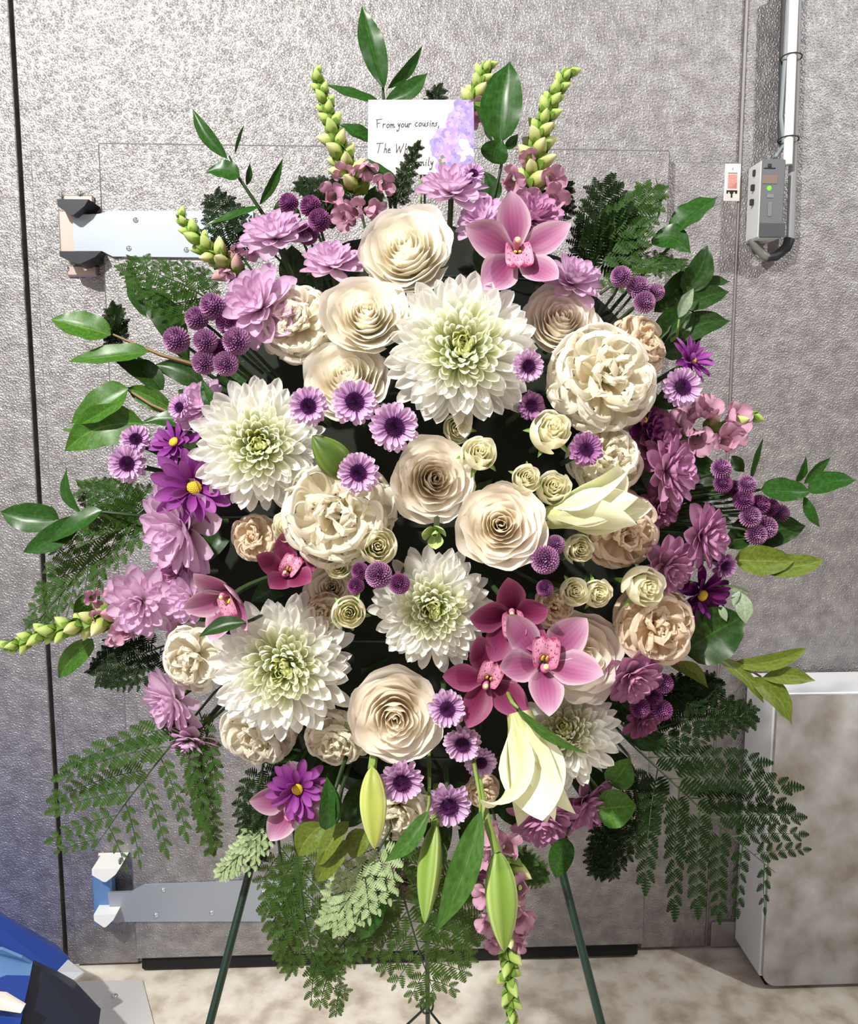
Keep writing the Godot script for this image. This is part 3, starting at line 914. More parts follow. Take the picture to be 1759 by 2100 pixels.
func make_mum(r: Array) -> void:
	var o := stand("chrysanthemum", r[-1], "chrysanthemum", "large white chrysanthemums", r)
	rng.seed = int(r[0] * 7 + r[1])
	var n := 290
	var side: float = r[7]       # how far the centre sits in a hollow
	for i in n:
		var t := (i + 0.5) / n
		var phi := i * 2.39996 + rj(0.10)
		var th := deg_to_rad(lerpf(10, 104, pow(t, 0.74))) + rj(0.11)
		var ln := lerpf(0.20, 0.98, pow(t, 0.62)) * (1.0 + rj(0.10))
		var key: String = "mum_in" if t < 0.17 else "mum_mid" if t < 0.55 else "mum_out"
		put(o, "petal", K[key + str(i % 3)], M.white_petal, phi, th, 0.12 * sqrt(t), -0.18 * t - side * (1.0 - t) * 0.15, ln, lerpf(1.0, 1.12, t), rj(0.4))
	calyx(o, 0.3, -0.2, 0.3)
	stem(o)

func make_pink(r: Array) -> void:
	var f := Vector2(r[3], r[4]) / sqrt(1.0 + r[3] * r[3] + r[4] * r[4])
	r[0] -= f.x * r[2] * 0.16
	r[1] += f.y * r[2] * 0.16
	var o := stand("cushion_chrysanthemum", r[-1], "chrysanthemum", "lavender cushion chrysanthemums", r)
	rng.seed = int(r[0] * 5 + r[1])
	var n := 50
	for i in n:
		var t := (i + 0.5) / n
		var phi := i * 2.39996 + rj(0.18)
		var th := deg_to_rad(lerpf(12, 98, pow(t, 0.7))) + rj(0.12)
		var ln := lerpf(0.48, 1.02, pow(t, 0.6)) * (1.0 + rj(0.07))
		put(o, "petal", K["pink%d" % (i % 3)], M["pink_" + str(int(r[7]))], phi, th, 0.08 * sqrt(t), -0.1 * t, ln, lerpf(0.8, 1.08, t) * (1.0 + rj(0.1)), rj(0.25))
	calyx(o, 0.22, -0.04, 0.4)
	stem(o)

func make_daisy(r: Array) -> void:
	var o := stand("daisy", r[-1], "daisy", "magenta daisies", r)
	rng.seed = int(r[0] * 3 + r[1])
	for i in 25:
		var t := (i + 0.5) / 25.0
		put(o, "petal", K["magenta%d" % (i % 3)], M["magenta_" + str(int(r[7]))], i * 2.39996 + rj(0.15), deg_to_rad(lerpf(38, 96, pow(t, 0.8))) + rj(0.15), 0.16, -0.05 * t, lerpf(0.62, 0.95, t) + rj(0.06), 1.0 + rj(0.12), rj(0.4))
	part("disc", K.disc, M.vc_rough, o, Transform3D(Basis.from_scale(Vector3(0.18, 0.18, 0.16)), Vector3(0, 0, 0.05)))
	calyx(o, 0.24, -0.03, 0.35)
	stem(o)

func make_button(r: Array) -> void:
	var o := stand("button_chrysanthemum", r[-1], "chrysanthemum", "lilac button chrysanthemums with dark eyes", r)
	rng.seed = int(r[0] * 11 + r[1])
	for i in 58:
		var t := (i + 0.5) / 58.0
		put(o, "petal", K["ray%d" % (i % 3)], M["ray_" + str(int(r[7]))], i * 2.39996 + rj(0.12), deg_to_rad(lerpf(58, 112, t)) + rj(0.08), lerpf(0.38, 0.2, t), 0.12 - 0.16 * t, lerpf(0.52, 0.8, t) * (1.0 + rj(0.07)), 1.25, rj(0.3))
	var e := part("eye", K.eye, M.vc_rough, o, Transform3D(Basis.from_scale(Vector3(0.40, 0.40, 0.5)), Vector3(0, 0, 0.12)))
	e.set_meta("label", "dark purple eye of tiny florets")
	calyx(o, 0.3, -0.06, 0.35)
	stem(o)

func make_pompon(r: Array) -> void:
	var o := stand("pompon", r[-1], "chrysanthemum", "purple pompon chrysanthemums", r)
	part("floret_ball", K.quills, M["quill_" + str(int(r[7]))], o).set_meta("kind", "stuff")
	part("core", K.pompon_core, M.vc_rough, o)
	calyx(o, 0.4, -0.45, 0.25)
	stem(o, 0.12, 0.0016)

func make_carnation(r: Array) -> void:
	var o := stand("carnation", r[-1], "carnation", "cream carnations", r)
	rng.seed = int(r[0] * 3 + r[1] * 2)
	var m: Material = M["carn_" + str(int(r[7]))]
	for i in 36:
		var t := (i + 0.5) / 36.0
		var phi := i * 2.39996 + rj(0.2)
		var th := deg_to_rad(lerpf(8, 100, pow(t, 0.66))) + rj(0.16)
		if t < 0.36: put(o, "petal", K["carn_in%d" % (i % 3)], m, phi, th, 0.05, -0.25, lerpf(0.68, 0.85, t / 0.36) + rj(0.08), 0.9, rj(0.6))
		else: put(o, "petal", K["carn%d" % (i % 3)], m, phi, th, 0.06, -0.22 - 0.12 * t, lerpf(0.82, 1.05, t) + rj(0.09), lerpf(0.72, 1.0, t), rj(0.4))
	calyx(o, 0.2, -0.2, 1.0)
	stem(o)

func make_orchid(r: Array) -> void:
	var o := stand("orchid", r[-1], "orchid", "pink orchids", r)
	var m: Material = M["orchid_" + str(int(r[7]))]
	rng.seed = int(r[0] + r[1])
	var cupped: float = r[8]
	for k in 5:
		var phi: float = deg_to_rad([90, 18, 162, -48, -132][k])
		put(o, "sepal" if k in [0, 3, 4] else "petal", K["tepal%d" % (k % 2)], m, phi + rj(0.08), deg_to_rad(lerpf(88, 48, cupped)) + rj(0.12), 0.05, 0.0, 1.0, 1.0 if k else 0.9, rj(0.2))
	part("lip", K.lip, M.lip, o, Transform3D(Basis.from_scale(Vector3(0.66, 0.70, 0.8)), Vector3(0, 0.0, 0))).set_meta("label", "ruffled lip with dark red spots")
	part("ridge", K.ridges, M.vc_rough, o, Transform3D(Basis.from_scale(Vector3.ONE * 0.8), Vector3.ZERO))
	var c := part("column", K.column, M.vc_rough, o, Transform3D(Basis.from_scale(Vector3.ONE * 0.72), Vector3.ZERO))
	part("anther_cap", K.cap, M.vc_rough, c)
	stem(o, 0.1, 0.003)

func ring_of_tepals(o: Node3D, n: int, open: float, length: float, wide: float, flaps: Array, m: Material) -> void:
	for k in n:
		var inner := k % 2
		put(o, "petal", K.lily_flap if k in flaps else K["lily%d" % inner], m, k * TAU / n + 0.25, open * (1.0 if inner == 0 else 0.75) + rj(0.03), 0.012 * length * 10, 0.0, length, wide)

func make_lily(label: String, a: Vector3, b: Vector3, open: float, wide: float, flaps: Array, spin: float) -> void:
	rng.seed = int(a.x * 9999)
	var o := thing("lily", label, "lily", "half open cream lilies", along(a, b, spin))
	var ln := (b - a).length()
	ring_of_tepals(o, 6, open, ln, wide, flaps, M.lily)
	var inv := o.transform.affine_inverse()
	var to := a + (a - b).normalized() * 0.012 - CB.z * 0.06
	var m := MB.new()
	m.tube([Vector3.ZERO, Vector3(0, 0, -0.008), inv * to], [0.006, 0.004, 0.003], 8)
	part("stem", m.done(), M.stem, o)

func make_lily_bud(label: String, a: Vector3, b: Vector3, r: float, kind: int, spin: float, stalk: Array) -> void:
	var o := thing("lily_bud", label, "lily bud", "closed green lily buds", along(a, b, spin))
	var ln := (b - a).length()
	part("bud", K["lily_bud%d" % kind], M.bud, o, Transform3D(Basis.from_scale(Vector3(r, r, ln)), Vector3.ZERO))
	var inv := o.transform.affine_inverse()
	var path := [Vector3(0, 0, ln * 0.02)]
	for p in stalk: path.append(inv * p)
	if stalk.is_empty(): path.append(inv * (a + (a - b).normalized() * 0.012 - CB.z * 0.07))
	var m := MB.new()
	m.tube(path, [0.0045, 0.004, 0.0035], 8)
	part("stem", m.done(), M.stem_light, o)

func make_snapdragon(label: String, pts: Array, d: float, buds: int, florets: Array, size: float, tint: int) -> void:
	# pts: from the tip down; florets: [x, y, towards x, towards y, width]
	var tip := P(pts[0][0], pts[0][1], d)
	var o := thing("snapdragon", label, "snapdragon", "pink snapdragon spikes", Transform3D(Basis.IDENTITY, P(pts[-1][0], pts[-1][1], d)))
	var path := []
	for p in pts: path.append(P(p[0], p[1], d + p[2] * 0.01) - o.position)
	var m := MB.new()
	m.tube(path, [0.0012, 0.0025, 0.003, 0.003], 7)
	part("stem", m.done(), M.stem_light, o)
	rng.seed = int(pts[0][0] * 3 + pts[0][1])
	var total := 0.0
	for i in path.size() - 1: total += path[i].distance_to(path[i + 1])
	for i in buds:
		var t := (i + 0.3) / buds
		var s := t * total
		var k := 0
		while k < path.size() - 2 and s > path[k].distance_to(path[k + 1]):
			s -= path[k].distance_to(path[k + 1]); k += 1
		var at: Vector3 = path[k].lerp(path[k + 1], clampf(s / path[k].distance_to(path[k + 1]), 0, 1))
		var ax: Vector3 = (path[k] - path[k + 1]).normalized()
		var x := ax.cross(CB.z).normalized()
		var y := ax.cross(x)
		var phi := i * 2.39996
		var out := (x * cos(phi) + y * sin(phi))
		var dir := (ax * lerpf(1.6, 0.7, t) + out).normalized()
		var z := dir
		var xx := ax.cross(z).normalized()
		var ln := size * 2.0 * lerpf(0.55, 1.1, t) * (1.0 + rj(0.12))
		part("bud", K["snap_bud%d" % (0 if t < 0.55 else 1 if t < 0.8 or tint == 0 else 2)], M.snap_green, o, Transform3D(Basis(xx, z.cross(xx), z).scaled_local(Vector3(ln, ln, ln) * Vector3(1.15, 1.15, 1)), at))
	for f in florets:
		var a := P(f[0], f[1], d + 0.004)
		var b := P(f[2], f[3], d - 0.028)
		var t := along(a, b, rj(3.0))
		t.origin -= o.position
		var w: float = f[4] * d / F
		t.basis = t.basis.scaled_local(Vector3.ONE * w)
		var n := part("floret", K.snap_tube, M.snap_pink, o, t)
		for q in 5:
			put(n, "petal", K["snap_lobe%d" % (0 if q < 3 else 1)], M.snap_pink, q * TAU / 5 + 0.5, deg_to_rad([34, 42, 36, 8, 14][q]) + rj(0.15), 0.24, 0.52, [0.62, 0.62, 0.55, 0.6, 0.6][q], 1.0, rj(0.3))

# ------------------------------------------------------------------ greenery
func leaf_mesh(base: Vector3, tip: Vector3, wide: float, bow: float, roll: float, curl: float, shape: int, nu := 14, nv := 6) -> ArrayMesh:
	var y := (tip - base)
	var ln := y.length()
	y = y.normalized()
	var n := CB * Vector3(0, 0.35, 1)
	n = (n - y * n.dot(y)).normalized()
	n = n.rotated(y, roll)
	var x := y.cross(n)
	var m := MB.new()
	m.grid(nu, nv, func(u, v):
		var q: float = v * 2.0 - 1.0
		var s: float
		if shape == 0: s = pow(sin(PI * pow(u, 0.85)), 0.9) * (1.0 - 0.25 * smoothstep(0.7, 1.0, u))           # lance
		elif shape == 1: s = pow(maxf(sin(PI * pow(u, 0.72)), 0.0), 0.68) * (1.0 - 0.45 * smoothstep(0.78, 1.0, u))   # egg
		else: s = pow(maxf(sin(PI * pow(u, 0.95)), 0.0), 0.6)                                  # blade
		var p: Vector3 = base + y * ln * u + x * (q * wide * 0.5 * s + bow * ln * sin(PI * u))
		return p + n * (curl * ln * sin(PI * u) + 0.16 * wide * s * absf(q) - 0.05 * wide * sin(u * 17.0 + q * 2.0) * q * q * 0.6))
	return m.done()

func leaf(o: Node3D, r: Array, d: float, m: Material) -> void:
	# r: base x y, tip x y, width, bow, roll, curl, shape, dz base, dz tip (cm)
	var a := P(r[0], r[1], d + r[9] * 0.01)
	var b := P(r[2], r[3], d + r[10] * 0.01)
	part("leaf", leaf_mesh(a - o.position, b - o.position, r[4] * d / F, r[5], r[6], r[7], int(r[8])), m, o)

func branch(kind: String, label: String, group: String, d: float, path: Array, leaves: String, m: Material, sm: Material) -> void:
	var o := thing(kind, label, "foliage", group, Transform3D(Basis.IDENTITY, P(path[-1][0], path[-1][1], d)))
	var pts := []
	for p in path: pts.append(P(p[0], p[1], d + 0.004) - o.position)
	pts.append((P(lerpf(path[-1][0], 880, 0.3), lerpf(path[-1][1], 1080, 0.3), 1.03) - o.position).limit_length(0.16))
	var t := MB.new()
	t.tube(pts, [0.0012, 0.0018, 0.0022, 0.0025], 6)
	part("stem", t.done(), sm, o)
	for line in leaves.split("/"):
		var r: Array = Array(line.strip_edges().split_floats(" ", false))
		while r.size() < 11: r.append(0.0)
		leaf(o, r, d, m)

func fern_leaflet(m: MB, kind: int) -> void:
	# one unit long on +y with toothed edges, slightly folded
	var n := 7
	var wide: float = [0.42, 0.48, 0.36][kind]
	for side in [-1.0, 1.0]:
		var o := m.v.size()
		for i in n + 1:
			var u := float(i) / n
			m.vert(Vector3(0, u, 0), Color.WHITE, Vector2(0.5, u))
			var s := wide * pow(sin(PI * clampf(pow(u, 0.75), 0.0, 1.0)), 0.7) * (1.0 - 0.35 * u)
			m.vert(Vector3(side * s, u + 0.10 * (1.0 - u), 0.25 * s), Color.WHITE, Vector2(0.5 + 0.5 * side, u))
			var u2 := minf(u + 0.75 / n, 1.0)
			var s2 := s * 0.62
			m.vert(Vector3(side * s2, u2 + 0.02, 0.25 * s2), Color.WHITE, Vector2(0.5 + 0.3 * side, u))
		for i in n:
			var a := o + i * 3
			var b := a + 3
			for t in [[a, a + 1, a + 2], [a, a + 2, b]]:
				if side > 0: m.tri(t[0], t[2], t[1])
				else: m.tri(t[0], t[1], t[2])

func fern(label: String, d: float, path: Array, n: int, lens: Array, angles: Array, opts := {}) -> void:
	# path: rachis from its base to its tip in pixels (x, y, cm); lens: longest pinna left and right in pixels; angles off the rachis, degrees
	var o := thing("fern_frond", label, "fern", "leatherleaf fern fronds", Transform3D(Basis.IDENTITY, P(path[0][0], path[0][1], d)))
	var c := Curve3D.new()
	var pts := []
	for p in path: pts.append(P(p[0], p[1], d + p[2] * 0.01) - o.position)
	for i in pts.size():
		var tan_: Vector3 = (pts[mini(i + 1, pts.size() - 1)] - pts[maxi(i - 1, 0)]) * 0.22
		c.add_point(pts[i], -tan_, tan_)
	var total := c.get_baked_length()
	var m := MB.new()
	var line := [(P(880, 1080, 1.02) - o.position).limit_length(0.07)]
	for i in 13: line.append(c.sample_baked(total * i / 12.0))
	m.tube(line, [0.0016, 0.0016, 0.0015, 0.0014, 0.0013, 0.0012, 0.0011, 0.001, 0.0009, 0.0008, 0.0007, 0.0006, 0.0004], 5)
	var leafmat: Material = M[opts.get("mat", "fern")]
	n = mini(n, 8)
	part("rachis", m.done(), M.fern_stem, o)
	rng.seed = int(path[0][0] * 3 + path[0][1] * 7)
	var nb := (CB * Vector3(opts.get("nx", 0.0), opts.get("ny", 0.35), 1)).normalized()
	var s0: float = opts.get("start", 0.12)
	var droop: float = opts.get("droop", 0.25)
	var sizes: float = opts.get("leaflet", 1.4)
	for i in n:
		for side in [0, 1]:
			var t: float = s0 + (1.0 - s0) * (i + 0.5 * side) / n
			if t > 0.985: continue
			var at := c.sample_baked(total * t)
			var ahead := c.sample_baked(minf(total * t + 0.004, total)) - c.sample_baked(maxf(total * t - 0.004, 0.0))
			var y := ahead.normalized()
			var nn := (nb - y * nb.dot(y)).normalized()
			var x: Vector3 = y.cross(nn) * (1.0 if side == 1 else -1.0)
			var an := deg_to_rad(angles[side] + rj(5.0))
			var dir: Vector3 = (y * cos(an) + x * sin(an)).normalized()
			var q: float = 1.0 - t
			var ln: float = lens[side] * d / F * (pow(q, opts.get("fall", 0.7)) * (0.75 + 0.25 * minf(t / 0.2, 1.0)) + 0.08) * (1.0 + rj(0.08))
			pinna(o, at, dir, y, nn.rotated(dir, rj(0.25)), ln, droop, leafmat, sizes)

func pinna(o: Node3D, at: Vector3, dir: Vector3, fwd: Vector3, nn: Vector3, ln: float, droop: float, leafmat: Material, sizes: float) -> void:
	var down := Vector3(0, -1, 0)
	var pts := []
	for k in 6:
		var u := k / 5.0
		pts.append(at + dir * ln * u + down * droop * ln * u * u * 0.5 + fwd * ln * 0.12 * u * u)
	var m := MB.new()
	m.tube(pts, [0.0008, 0.0007, 0.0006, 0.0005, 0.0004, 0.0003], 4)
	var p := part("pinna", m.done(), M.fern_stem, o)
	var pairs := clampi(int(ln / 0.0105), 3, 9)
	for k in pairs:
		for side in [-1.0, 1.0]:
			var u := 0.06 + 0.94 * (k + (0.25 if side > 0 else 0.0)) / pairs
			if u > 0.97: continue
			var f: float = u * 5.0
			var i := mini(int(f), 4)
			var a: Vector3 = pts[i].lerp(pts[i + 1], f - i)
			var y: Vector3 = (pts[i + 1] - pts[i]).normalized()
			var n2: Vector3 = (nn - y * nn.dot(y)).normalized()
			var x: Vector3 = y.cross(n2) * side
			var ld: Vector3 = (y * lerpf(1.0, 1.5, u) + x + n2 * rj(0.15)).normalized()
			var l2 := (ln * lerpf(0.16, 0.09, u) + 0.0062) * sizes * (1.0 + rj(0.1)) + 0.0
			var n3: Vector3 = (n2 - ld * n2.dot(ld)).normalized().rotated(ld, rj(0.35))
			part("leaflet", K["leaflet%d" % ((k + int(side > 0)) % 3)], leafmat, p, Transform3D(Basis(ld.cross(n3), ld, n3).scaled_local(Vector3(l2, l2, l2)), a))
	var yt: Vector3 = (pts[5] - pts[4]).normalized()
	var nt := (nn - yt * nn.dot(yt)).normalized()
	var lt := ln * 0.16 + 0.003
	part("leaflet", K.leaflet2, leafmat, p, Transform3D(Basis(yt.cross(nt), yt, nt).scaled_local(Vector3(lt, lt, lt)), pts[5] - yt * lt * 0.3))

# ------------------------------------------------------------------ the spray, flower by flower: x y width, facing right and up, lift (cm), spin, tint | label
func build_spray() -> void:
	K.sepal = petal(6, 4, {"w": 0.15, "b": 0.8, "pk": 0.3, "cup": 0.4, "bend": -0.9, "sharp": 1.0, "c0": "6b8a3c", "c1": "7d9c4a", "c2": "5f7d34"})
	easel()
	card()
	for r in rows("""
		828 505 186 -0.15 0.28 -1.0 0.4 0 | cream garden rose at the top centre, just below the white card
		750 640 165 0.05 0.25 -1.5 2.1 0 | cream rose with swirled centre below and left of the topmost rose
		708 768 172 -0.05 0.45 0.5 4.0 0 | cream rose half hidden behind two lilac button flowers
		1155 652 150 0.05 0.35 1.0 1.2 1 | cream rose at the upper right beside the largest white chrysanthemum
		893 982 165 0.18 0.05 0.0 3.3 1 | cream rose with beige heart above the green bud, centre of the spray
		1027 1075 172 -0.05 0.12 -2.5 5.0 1 | ivory rose with wide open rim right of centre, below two tiny rosebuds
		810 1475 182 0.05 -0.05 -2.5 0.9 1 | large pale cream rose at the lower centre above the lily buds
	"""): make_rose(r, "rose", "rose", "large cream roses")
	for r in rows("""
		1195 1352 150 0.25 0.05 0.5 2.6 1 | beige loose rose tucked behind the right petals of the pink orchid
		680 1205 90 0.1 0.2 3.0 2.6 1 | pale rose mostly hidden behind the pink orchid at left centre
	"""): make_rose(r, "rose", "loose", "large cream roses")
	for r in rows("""
		985 928 80 0.1 0.25 -2.0 0.3 2 | small cream spray rose with one petal lifted at its right
		1133 880 92 0.1 0.3 -1.5 1.4 2 | small cream spray rose under the large carnation, widest of the small ones
		1081 978 64 0.1 0.15 -2.0 2.4 2 | tiny round rosebud left of its twin above the ivory rose
		1135 997 78 0.05 0.2 -1.0 3.7 2 | small cream rosebud beside the tiny round one, above the lily
		775 1120 84 0.1 0.15 -2.0 4.4 2 | small cream spray rose below the large ruffled carnation, left of the green bud
		692 1160 62 0.0 0.05 -1.0 5.2 2 | small cream rosebud above the purple pompons, right of the dark orchid
		716 1257 76 0.05 0.1 -2.0 0.8 2 | small cream rosebud standing alone between two white chrysanthemums
		588 1078 70 -0.1 0.2 -0.5 1.9 2 | small cream rosebud tucked left of the ruffled carnation
		1180 1212 66 0.1 0.1 -1.5 2.9 2 | small swirled cream rosebud, left one of the pair right of the orchids
		1226 1216 66 0.2 0.05 -0.5 3.9 2 | small flattened cream rosebud, right one of the pair right of the orchids
		1326 1205 92 0.25 0.0 -2.0 0.0 2 | plump cream rosebud lit at its left, above the lower right carnation
		1190 1126 66 0.1 0.0 0.5 1.0 2 | small cream rosebud under the curled lily petal
		940 878 66 0.0 -0.2 1.5 2.0 2 | small cream rosebud peeping out beneath the largest white chrysanthemum
	"""): make_rose(r, "spray_rose", "bud", "small cream spray roses")
	for r in rows("""
		612 660 135 -0.1 0.15 1.0 0.3 0 | cream carnation left of the swirled cream rose
		1242 770 190 0.0 0.15 -1.5 1.3 0 | largest cream carnation, peony shaped, at the upper right
		1318 705 110 0.7 0.3 1.5 2.3 1 | pale carnation turned away behind the largest carnation
		1245 935 130 0.15 0.2 0.5 3.3 0 | cream carnation behind the dark eyed button flower, right of centre
		1280 1090 140 0.3 -0.1 1.0 4.3 1 | shaded beige carnation behind the curled lily petals
		692 1050 190 0.0 0.1 -1.0 5.3 0 | wide ruffled cream carnation left of centre under a lilac button flower
		522 1102 84 -0.1 0.1 1.5 0.6 1 | small peach tinted carnation under the left white chrysanthemum
		393 1350 122 -0.2 -0.1 -1.0 1.6 2 | white carnation at the left edge beside the lowest big chrysanthemum
		1350 1285 140 0.2 0.0 -0.5 2.6 1 | cream carnation at the right beneath the plump rosebud
		527 1510 130 -0.1 -0.5 0.5 3.6 2 | white carnation hanging under the lower left white chrysanthemum
		690 1522 110 -0.1 -0.4 0.0 4.6 0 | cream carnation touching the left of the large low rose
		815 1665 120 0.0 -0.4 0.5 5.6 0 | pale cream carnation lowest of all, behind a lilac button flower
		665 1255 70 0.0 0.0 2.0 0.9 1 | small pale carnation half hidden left of the lone rosebud
		1135 1245 70 0.1 0.1 2.0 1.9 1 | small beige carnation peeping out right of the dark upper orchid
		990 1625 60 0.0 -0.3 1.5 1.9 1 | small cream carnation in shade behind the green lily stalk
	"""): make_carnation(r)
	for r in rows("""
		948 715 306 0.02 0.05 -1.0 0.2 0.0 | largest white chrysanthemum with pale green heart, upper centre
		530 912 258 0.12 0.06 -0.5 1.2 0.6 | white chrysanthemum with bright green heart at the left
		580 1368 280 0.05 0.05 -1.5 2.2 0.5 | white chrysanthemum at the lower left with many incurved petals
		888 1248 236 0.0 0.04 0.0 3.2 0.6 | white chrysanthemum with dark green heart below the ivory rose
		1160 1500 205 -0.35 0.5 1.0 4.2 0.0 | white chrysanthemum turned sideways behind the open lily at right
	"""): make_mum(r)
	for r in rows("""
		562 468 130 -0.25 1.2 1.0 0.2 0 | lavender chrysanthemum seen from its side left of the top rose, highest on left
		522 622 160 -0.45 0.35 0.0 1.2 0 | large lavender chrysanthemum above the purple pompon cluster
		684 527 120 0.1 1.2 0.5 2.2 0 | lavender chrysanthemum squeezed left of the topmost cream rose
		925 375 130 0.0 1.1 0.0 3.2 0 | lavender chrysanthemum just under the right edge of the card
		985 445 100 -0.5 0.7 0.5 4.2 0 | pale lavender chrysanthemum tucked behind the upper orchid
		1178 565 120 0.4 0.9 1.0 5.2 0 | lavender chrysanthemum right of the upper orchid, above a cream rose
		1095 435 120 0.2 0.8 2.0 0.7 1 | dusky pink chrysanthemum behind the top petal of the upper orchid
		410 828 110 -0.3 0.5 1.0 1.7 0 | lavender chrysanthemum half covered by the left white chrysanthemum
		355 1090 190 -0.8 -0.35 0.5 2.7 0 | large lavender chrysanthemum beneath the yellow eyed magenta daisy
		287 1240 132 -0.1 -0.25 -0.5 3.7 0 | lavender chrysanthemum next to the lowest left snapdragon
		388 1225 96 -0.2 0.0 1.0 4.7 0 | small lavender chrysanthemum between its neighbour and the left orchid
		362 1172 90 -0.3 0.2 2.5 5.7 1 | shaded mauve chrysanthemum beneath the large lavender one at left
		343 1445 130 -0.8 -0.5 0.0 0.4 0 | lavender chrysanthemum hanging below the white carnation at left
		388 1530 96 -0.4 -1.0 0.5 1.4 0 | lavender chrysanthemum drooping lowest on the left side
		1385 965 138 0.9 0.1 0.0 2.4 1 | dusky mauve chrysanthemum facing right, below the right lilac button flower
		1455 1103 122 0.9 -0.15 0.0 3.4 1 | mauve chrysanthemum lit at its base at the far right
		1372 1172 120 0.5 -0.5 1.0 4.4 1 | mauve chrysanthemum above the plump rosebud at right
		1300 1395 118 0.35 -0.6 0.5 5.4 1 | mauve chrysanthemum under the lower right carnation
		1212 1655 120 0.6 -0.7 0.5 0.9 1 | mauve chrysanthemum beneath the sideways white chrysanthemum
		1115 1690 130 -0.1 -0.8 0.0 1.9 1 | mauve chrysanthemum beneath the tips of the open lily
		1345 895 120 0.5 0.2 1.5 2.9 2 | dark mauve chrysanthemum in shade behind the right carnation
		1355 1040 84 0.4 -0.1 2.0 3.9 2 | dark plum chrysanthemum in shade right of the lily tip
		828 1815 90 -0.1 -0.7 3.0 4.9 2 | dim mauve chrysanthemum among the ferns left of the lily bud
		960 1800 80 0.2 -0.7 3.0 5.9 2 | dim mauve chrysanthemum behind the lowest lily leaf
		1320 1480 80 0.4 -0.4 1.5 0.1 2 | dark plum chrysanthemum in shade at the lower right edge
	"""): make_pink(r)
	for r in rows("""
		358 908 105 -0.4 0.6 0.0 0.2 0 | magenta daisy at the left, the upper one of two
		398 1000 150 0.35 0.1 -1.5 1.2 0 | magenta daisy with yellow eye at the left of the white chrysanthemum
		610 1618 115 0.1 0.0 -2.5 2.2 0 | violet daisy resting on a pink orchid at the bottom left
		1418 738 96 0.7 0.4 0.5 3.2 0 | violet daisy seen from the side at the upper right edge
		1438 1220 120 0.5 -0.4 1.0 4.2 1 | dark purple daisy in shade at the right edge
		1318 862 90 0.4 0.5 1.0 5.2 1 | dark violet daisy under the largest carnation
	"""): make_daisy(r)
	for r in rows("""
		633 833 84 -0.1 0.0 -4.0 0.1 0 | lilac button flower, leftmost of the three in a row above the centre
		727 825 98 0.05 0.15 -4.5 1.1 0 | lilac button flower, middle of the three in a row above the centre
		808 876 104 0.05 0.05 -4.5 2.1 0 | lilac button flower, rightmost and largest of the three in a row
		735 970 88 -0.05 0.05 -4.0 3.1 0 | lilac button flower standing before the wide ruffled carnation
		1082 750 68 0.2 -0.3 -3.5 4.1 0 | small lilac button flower on the right rim of the largest chrysanthemum
		1088 832 62 0.3 -0.1 0.0 5.1 1 | dim button flower in shade beneath the one by the largest chrysanthemum
		1201 922 72 0.0 0.1 -3.0 0.6 1 | dark purple button flower before the right carnation
		1397 794 84 0.1 0.0 -1.0 1.6 0 | lilac button flower at the upper right below the violet daisy
		262 951 80 -0.05 0.05 -1.0 2.6 0 | lilac button flower at the far left, the lower of two
		279 902 66 0.1 0.4 0.0 3.6 0 | lilac button flower at the far left, half behind the other
		370 836 56 -0.5 0.1 -1.5 4.6 0 | small button flower with big dark eye beside the half covered lavender flower
		916 1453 80 0.05 0.05 -4.5 5.6 0 | lilac button flower right of the large low rose, below the orchid
		948 1525 78 -0.1 -0.2 -4.0 0.3 0 | lilac button flower left of the open lily, the front one of two
		985 1562 68 0.1 -0.35 -2.5 1.3 0 | lilac button flower peeping out behind its neighbour by the open lily
		823 1602 92 0.1 -0.2 -4.5 2.3 0 | lilac button flower directly beneath the large low rose
		920 1650 94 0.05 -0.25 -4.5 3.3 0 | lilac button flower above the lily bud, lowest of all
		970 357 48 0.2 0.3 -1.0 4.3 0 | small button flower at the card's lower right corner
		1485 1160 54 0.4 -0.4 -0.5 5.3 1 | dark button flower under the mauve chrysanthemum at the far right
	"""): make_button(r)
